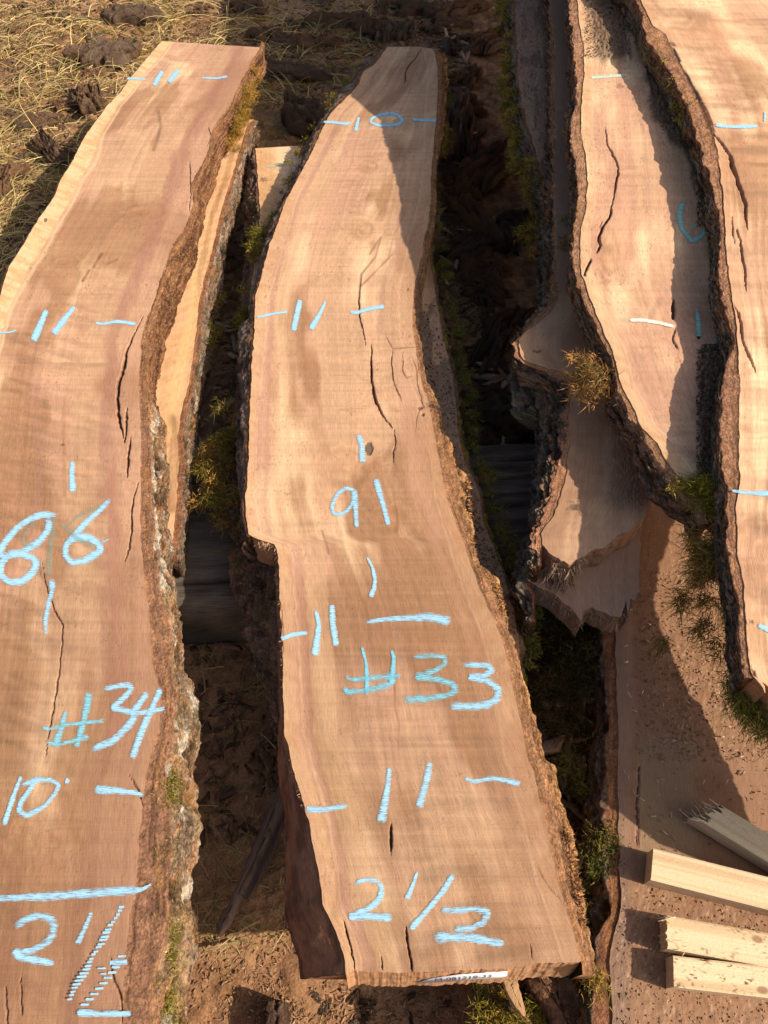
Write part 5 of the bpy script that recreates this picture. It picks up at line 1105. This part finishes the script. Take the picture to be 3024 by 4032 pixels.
big = [
 (510, 66, .17, .07, .05, 5, 'dark cracked bark chunk near the top edge of the photo, above the #34 slab'),
 (425, 228, .19, .13, .05, 35, 'broad dark bark chunk just left of the far end of the #34 slab'),
 (340, 395, .13, .09, .05, -70, 'brown bark lump beside the upper left edge of the #34 slab'),
 (200, 600, .17, .07, .05, -45, 'grey peeling bark chunk in the grass at the left'),
 (140, 480, .14, .05, .03, 10, 'flat brown bark strip among grass at the upper left'),
 (22, 720, .17, .06, .04, 80, 'long brown bark piece at the left edge of the photo'),
 (395, 300, .10, .03, .02, 15, 'thin reddish bark strip lying below the broad dark chunk'),
 (1115, 285, .24, .06, .045, -12, 'long dark rotten bark strip between the far ends of the two chalked slabs'),
 (1205, 480, .16, .09, .07, -35, 'dark fibrous bark chunk touching the left side of the #33 slab'),
 (1330, 85, .24, .05, .035, -3, 'red-brown bark strip near the top edge above the #33 slab'),
 (1045, 140, .10, .06, .04, 30, 'small dark bark chunk right of the top of the #34 slab'),
 (1130, 160, .12, .06, .03, -20, 'reddish flat bark chip among straw between the two slabs'),
 (1250, 165, .16, .06, .04, 10, 'grey weathered bark piece just above the long rotten strip'),
 (1440, 110, .12, .05, .05, -50, 'dark upright bark shard above the left corner of the #33 slab'),
 (1510, 140, .10, .06, .04, 60, 'grey bark lump directly above the far end of the #33 slab'),
 (970, 30, .10, .05, .04, 20, 'brown bark lump near the top of the photo left of the red-brown strip'),
 (1800, 520, .30, .10, .09, 84, 'large upright dark bark slab just right of the far half of the #33 slab'),
 (1850, 310, .12, .06, .04, 60, 'dark bark piece in the shaded gap near the top'),
 (1940, 650, .26, .09, .06, 50, 'long ridged bark piece leaning right in the shaded gap'),
 (1770, 755, .15, .07, .05, 10, 'rounded bark piece crosswise in the shaded gap'),
 (1885, 880, .26, .05, .05, -58, 'long dark diagonal bark strip in the shaded gap'),
 (2050, 900, .12, .08, .05, 20, 'dark bark lump tucked under the mossy slab edge'),
 (1850, 980, .14, .07, .04, 30, 'flat bark chip in the shaded gap below the diagonal strip'),
 (1800, 50, .22, .06, .04, 25, 'long dark bark strip near the top edge in the shade'),
 (1650, 45, .16, .07, .04, -10, 'bark chunk at the top edge in half shade'),
 (1960, 180, .20, .06, .05, 35, 'bark chunk against the mossy slab near the top'),
 (1900, 1080, .12, .08, .04, -20, 'bark flake in the dark gap level with the 11 chalk mark of the #33 slab'),
 (2010, 1280, .12, .07, .05, 40, 'bark lump in the dark gap left of the branch stub'),
 (1930, 1380, .15, .06, .04, 70, 'bark sliver in the dark gap below left of the branch stub'),
 (1955, 1600, .12, .09, .04, 10, 'bark flake in the dark gap just above the grey beam'),
 (1880, 1730, .10, .07, .04, -30, 'small bark lump touching the grey beam from above'),
 (2040, 1700, .10, .07, .04, 15, 'small bark flake lying near the beam under the burl'),
]
for i, (px, py, L, w, h, dg, lb) in enumerate(big): chunk(px, py, L, w, h, dg, lb, i*3+1, 'bark chunks on the ground')
rg = random.Random(4)
def fill(n, rects, lab, L0, L1):
    c = 0
    while c < n:
        r_ = rg.choice(rects); px = rg.uniform(r_[0], r_[2]); py = rg.uniform(r_[1], r_[3]); x, y = W(px, py, .01)
        if not keep(np.array([float(x)]), np.array([float(y)]))[0]: continue
        L = rg.uniform(L0, L1); chunk(px, py, L, L*rg.uniform(.3, .7), L*rg.uniform(.12, .3), rg.uniform(0, 180), lab, rg.randrange(7), lab.replace('small ', '').replace('one of the ', ''), tilt=rg.uniform(-14, 14)); c += 1
fill(60, [(0, 0, 420, 160), (0, 200, 380, 900), (0, 100, 500, 500), (560, 0, 1300, 150), (1040, 150, 1500, 320)], 'small brown bark bit scattered in the sunny grass litter', .025, .075)
fill(48, [(1500, 0, 2000, 170), (1760, 200, 2020, 560), (1740, 560, 2100, 1150)], 'small dark bark bit lying in the shaded gap right of the #33 slab', .04, .12)
fill(16, [(1900, 1150, 2120, 1830)], 'small dark bark bit in the deep gap left of the branch stub', .04, .10)
fill(10, [(1130, 3880, 1800, 4032)], 'small bark crumb on the bare soil below the #33 slab', .008, .02)
fill(14, [(2050, 2500, 2290, 3800)], 'small bark bit in the dark gap between the #33 slab and the sawdust slab', .04, .10)

# long weathered splinter of bark in the gap, and pieces below the near end of the centre slab
def prism(name, label, cat, poly, z0, th, colr, m=M_BARE, tilt=(0, 0), seed=1, grain=90, group=None, n=90, am=.002):
    """solid board from an outline in photo pixels lying at height z0; rounded broken edges"""
    P_ = np.array(poly, float); x, y = W(P_[:, 0], P_[:, 1], z0+th)
    P2 = np.stack([x, y], 1); c0 = P2.mean(0)
    seg = np.concatenate([[0], np.cumsum(np.hypot(*np.diff(np.vstack([P2, P2[:1]]), axis=0).T))]); qn = np.linspace(0, seg[-1], n, endpoint=False)
    Pc = np.vstack([P2, P2[:1]]); bx = np.interp(qn, seg, Pc[:, 0]); by = np.interp(qn, seg, Pc[:, 1])
    # main axis
    u, s_, vt = np.linalg.svd(P2-c0); ax = vt[0]; ay = np.array((-ax[1], ax[0]))
    rings = []; prof = [(0.04, 1.0), (.3, 1.0), (.55, 1.0), (.75, 1.0), (.88, 1.0), (.97, .93), (1.0, .7), (1.0, .3), (.97, .0)]
    spx = lambda r: c0[0]+(bx-c0[0])*r; 
    V = []; C = []
    for r_, h_ in prof:
        # shrink towards the spine (main axis), not the centre, so long shapes keep their tips
        al = (bx-c0[0])*ax[0]+(by-c0[1])*ax[1]; pr = (bx-c0[0])*ay[0]+(by-c0[1])*ay[1]
        mid = np.array([np.mean(pr[np.abs(al-a_) < s_[0]*.12]) if np.any(np.abs(al-a_) < s_[0]*.12) else 0 for a_ in al])
        p_ = mid+(pr-mid)*r_; a2 = al*(1-(1-r_)*.06)
        xx = c0[0]+a2*ax[0]+p_*ay[0]; yy = c0[1]+a2*ax[1]+p_*ay[1]
        g = fbm(p_*grain*2.2, a2*9, seed+3, 3); rr = ridge(p_*grain, a2*3, seed, 2)
        j = am*.7*fbm(qn*200, qn*0+seed, seed+9, 3)
        zz = z0+th*h_+(am*(rr-.6)*2+am*.6*g)*(h_ > .5)+tilt[0]*a2+tilt[1]*p_
        V.append(np.stack([xx+ay[0]*j, yy+ay[1]*j, zz], 1))
        cc = mixc(colr, np.asarray(colr)*.45, ss(.65, .35, rr)+.3*g); C.append(cc*(1+.3*g)[:, None])
    k = len(prof); V = np.concatenate(V); C = np.concatenate(C)
    Fq = [[i*n+j, (i+1)*n+j, (i+1)*n+(j+1) % n, i*n+(j+1) % n] for i in range(k-1) for j in range(n)]
    al0 = V[:n]; V = np.vstack([V, al0.mean(0)]); C = np.vstack([C, C[:n].mean(0)]); tr = [(len(V)-1, j, (j+1) % n) for j in range(n)]
    o = mk(name, V, Fq, m, None, C, tris=tr); tag(o, label, cat, group); return o
prism('bark_strip', 'long weathered strip of bark slanting in the gap between the two chalked slabs', 'bark strip',
      [(1108, 3090), (1122, 3160), (1108, 3260), (1085, 3340), (1030, 3450), (975, 3545), (960, 3500), (935, 3580), (888, 3655), (860, 3690), (843, 3662), (868, 3600), (905, 3545), (950, 3440), (985, 3350), (1030, 3230), (1065, 3130)], .035, .014, (.24, .155, .11), seed=3, tilt=(0, .0), am=.003)
prism('wood_splinter', 'pale pointed wood splinter poking out below the tagged slab end', 'splinter', [(1972, 3840), (2032, 3838), (2048, 3900), (2072, 3985), (2066, 4004), (2050, 3998), (2020, 3950), (1990, 3900)], .135, .012, (.46, .27, .14), seed=5, am=.0015)
prism('bark_slab', 'wide brown bark slab on the ground right of the pale splinter', 'bark piece', [(2070, 3862), (2160, 3840), (2260, 3850), (2290, 3930), (2310, 4060), (2330, 4200), (2240, 4180), (2170, 4032), (2120, 3950)], .112, .022, (.24, .12, .065), M_BARK, seed=7, am=.006, grain=60)
prism('wood_block', 'rough earthy wood block on the soil below the paper tag', 'wood block', [(1850, 3860), (1944, 3858), (1950, 3940), (1948, 4060), (1930, 4200), (1860, 4190), (1842, 4040), (1855, 3950)], .082, .022, (.30, .17, .09), M_BARK, seed=9, am=.004, grain=40)
prism('bark_piece', 'dark ridged bark block at the bottom edge left of the soil', 'bark piece', [(1050, 3945), (1090, 3935), (1135, 3950), (1140, 4030), (1130, 4140), (1050, 4140), (1042, 4030)], .012, .03, (.12, .07, .045), M_BARK, seed=11, am=.005, grain=60)
prism('bark_piece', 'small dark bark shard on the soil under the pale splinter tip', 'bark piece', [(1960, 3960), (2010, 3930), (2060, 3990), (2120, 4040), (2080, 4090), (1990, 4060)], .112, .012, (.17, .10, .05), M_BARK, seed=13, am=.004, grain=60)
prism('bark_piece', 'bark plate lying against the beam under the torn end of the right stack', 'bark piece', [(2140, 2560), (2170, 2545), (2260, 2500), (2290, 2540), (2200, 2620), (2100, 2690), (2060, 2680)], .05, .02, (.18, .10, .06), M_BARK, seed=15, am=.004)
prism('wood_splinter', 'long thin straw-coloured splinter beside the lower right edge of the #34 slab', 'splinter', [(802, 3735), (870, 3716), (940, 3706), (946, 3714), (880, 3728), (806, 3745)], .012, .004, (.66, .46, .22), seed=19, am=.0004, n=50)
tuft_pts = along(rng, [(1960, 3990), (2040, 4020), (2120, 4032)], .118, 30, .012, .004, (.008, .016))
o = tuft('ground_moss', rng, tuft_pts, n=70, ln=(.006, .018), wd=.0013, colA=(.15, .15, .02), colB=(.42, .28, .05)); tag(o, 'orange-green moss clump at the bottom edge below the splinter', 'moss', kind='stuff')
# torn fibres at the break on the centre slab and broken tips in the right stack
def fibres(name, slab, pxs, zr, n, dirv, ln, colA, colB, seed, wd=.0012):
    r = np.random.default_rng(seed); pts = along(r, pxs, slab.zt, n, .001, .0, (1, 1)); B = np.array([p[:3] for p in pts]); B[:, 2] = zy(slab.zt, B[:, 1])-r.uniform(*zr, n)
    D = np.array(dirv)+r.normal(size=(n, 3))*.4
    V, Fq, C = blades(r, B, D, r.uniform(*ln, n), wd, 3, .6, colA, colB); mk(name, V, Fq, M_STRAW, slab.root, C, smooth=False)
fibres('torn_fibres', s33, [(1012, 2122), (1040, 2132), (1080, 2146), (1094, 2170), (1098, 2260), (1104, 2330)], (.001, .02), 240, (-.3, -.9, -.1), (.003, .010), (.62, .38, .22), (.45, .24, .13), 1)
fibres('torn_fibres', s33, [(1100, 2300), (1110, 2500), (1116, 2700), (1150, 3000), (1200, 3180)], (.0, .004), 180, (-1, -.4, 0), (.001, .004), (.6, .36, .22), (.45, .24, .13), 4, .0009)
fibres('torn_fibres', sB2, [(2160, 2185), (2200, 2215), (2240, 2236), (2280, 2210)], (.006, .05), 200, (-.1, -.8, -.5), (.006, .022), (.40, .27, .18), (.28, .16, .1), 2, .003)
fibres('torn_fibres', sB2, [(2240, 2232), (2301, 2190), (2422, 2124)], (.004, .02), 90, (.2, -.8, -.3), (.003, .010), (.40, .27, .18), (.3, .18, .12), 3, .002)
fibres('torn_fibres', sB1, [(2090, 2289), (2157, 2320), (2230, 2385), (2289, 2441), (2301, 2396), (2380, 2412), (2446, 2434), (2480, 2352), (2514, 2337)], (.0, .03), 260, (-.1, -.9, -.3), (.003, .012), (.36, .24, .16), (.26, .15, .1), 12, .0022)
# orange crumbly edge of the centre slab
fibres('crumbly_edge', s33, [(1835, 1862), (1847, 1922), (1862, 2139), (1880, 2229), (1958, 2290), (1990, 2400)], (.002, .02), 500, (.8, -.1, .4), (.002, .006), (.55, .28, .11), (.4, .19, .07), 6, .002)
fibres('crumbly_edge', s33, [(2225, 3250), (2255, 3320), (2275, 3452), (2290, 3542), (2300, 3640)], (.002, .02), 500, (.8, -.1, .4), (.002, .006), (.52, .27, .11), (.4, .19, .07), 7, .002)

# ================================================================== CAMERA AND LIGHT
cam = bpy.data.cameras.new('camera'); co = bpy.data.objects.new('camera', cam); COL.objects.link(co)
co.location = (0, 0, CZ); co.rotation_euler = (math.pi/2-PITCH, 0, 0)
cam.sensor_fit = 'VERTICAL'; cam.sensor_height = 36; cam.lens = 36*F/4032; cam.clip_start = .02; cam.clip_end = 300
SC.camera = co
ELEV = math.radians(38.5); hx, hy = -.955, .295
h = math.hypot(hx, hy); d = Vector((hx/h*math.cos(ELEV), hy/h*math.cos(ELEV), -math.sin(ELEV)))
sl = bpy.data.lights.new('sun', 'SUN'); sl.energy = 4.7; sl.angle = math.radians(.55); sl.color = (1, .895, .75)
so = bpy.data.objects.new('sun', sl); COL.objects.link(so); so.rotation_euler = d.to_track_quat('-Z', 'Y').to_euler(); so.location = (3, -1, 3)
w = bpy.data.worlds.new('World'); SC.world = w; w.use_nodes = True; nt = w.node_tree; nt.nodes.clear()
ou = nt.nodes.new('ShaderNodeOutputWorld'); bg = nt.nodes.new('ShaderNodeBackground'); sk = nt.nodes.new('ShaderNodeTexSky')
sk.sky_type = 'NISHITA'; sk.sun_disc = False; sk.sun_elevation = ELEV
az = math.atan2(-hx, -hy)            # direction towards the sun, clockwise from +Y
sk.sun_rotation = az; sk.dust_density = 4; sk.air_density = 1.2
bg.inputs['Strength'].default_value = .105
nt.links.new(sk.outputs[0], bg.inputs[0]); nt.links.new(bg.outputs[0], ou.inputs[0])
SC.view_settings.view_transform = 'Standard'; SC.view_settings.look = 'None'; SC.view_settings.exposure = .12; SC.view_settings.gamma = 1
SC.cycles.max_bounces = 6; SC.cycles.transparent_max_bounces = 12
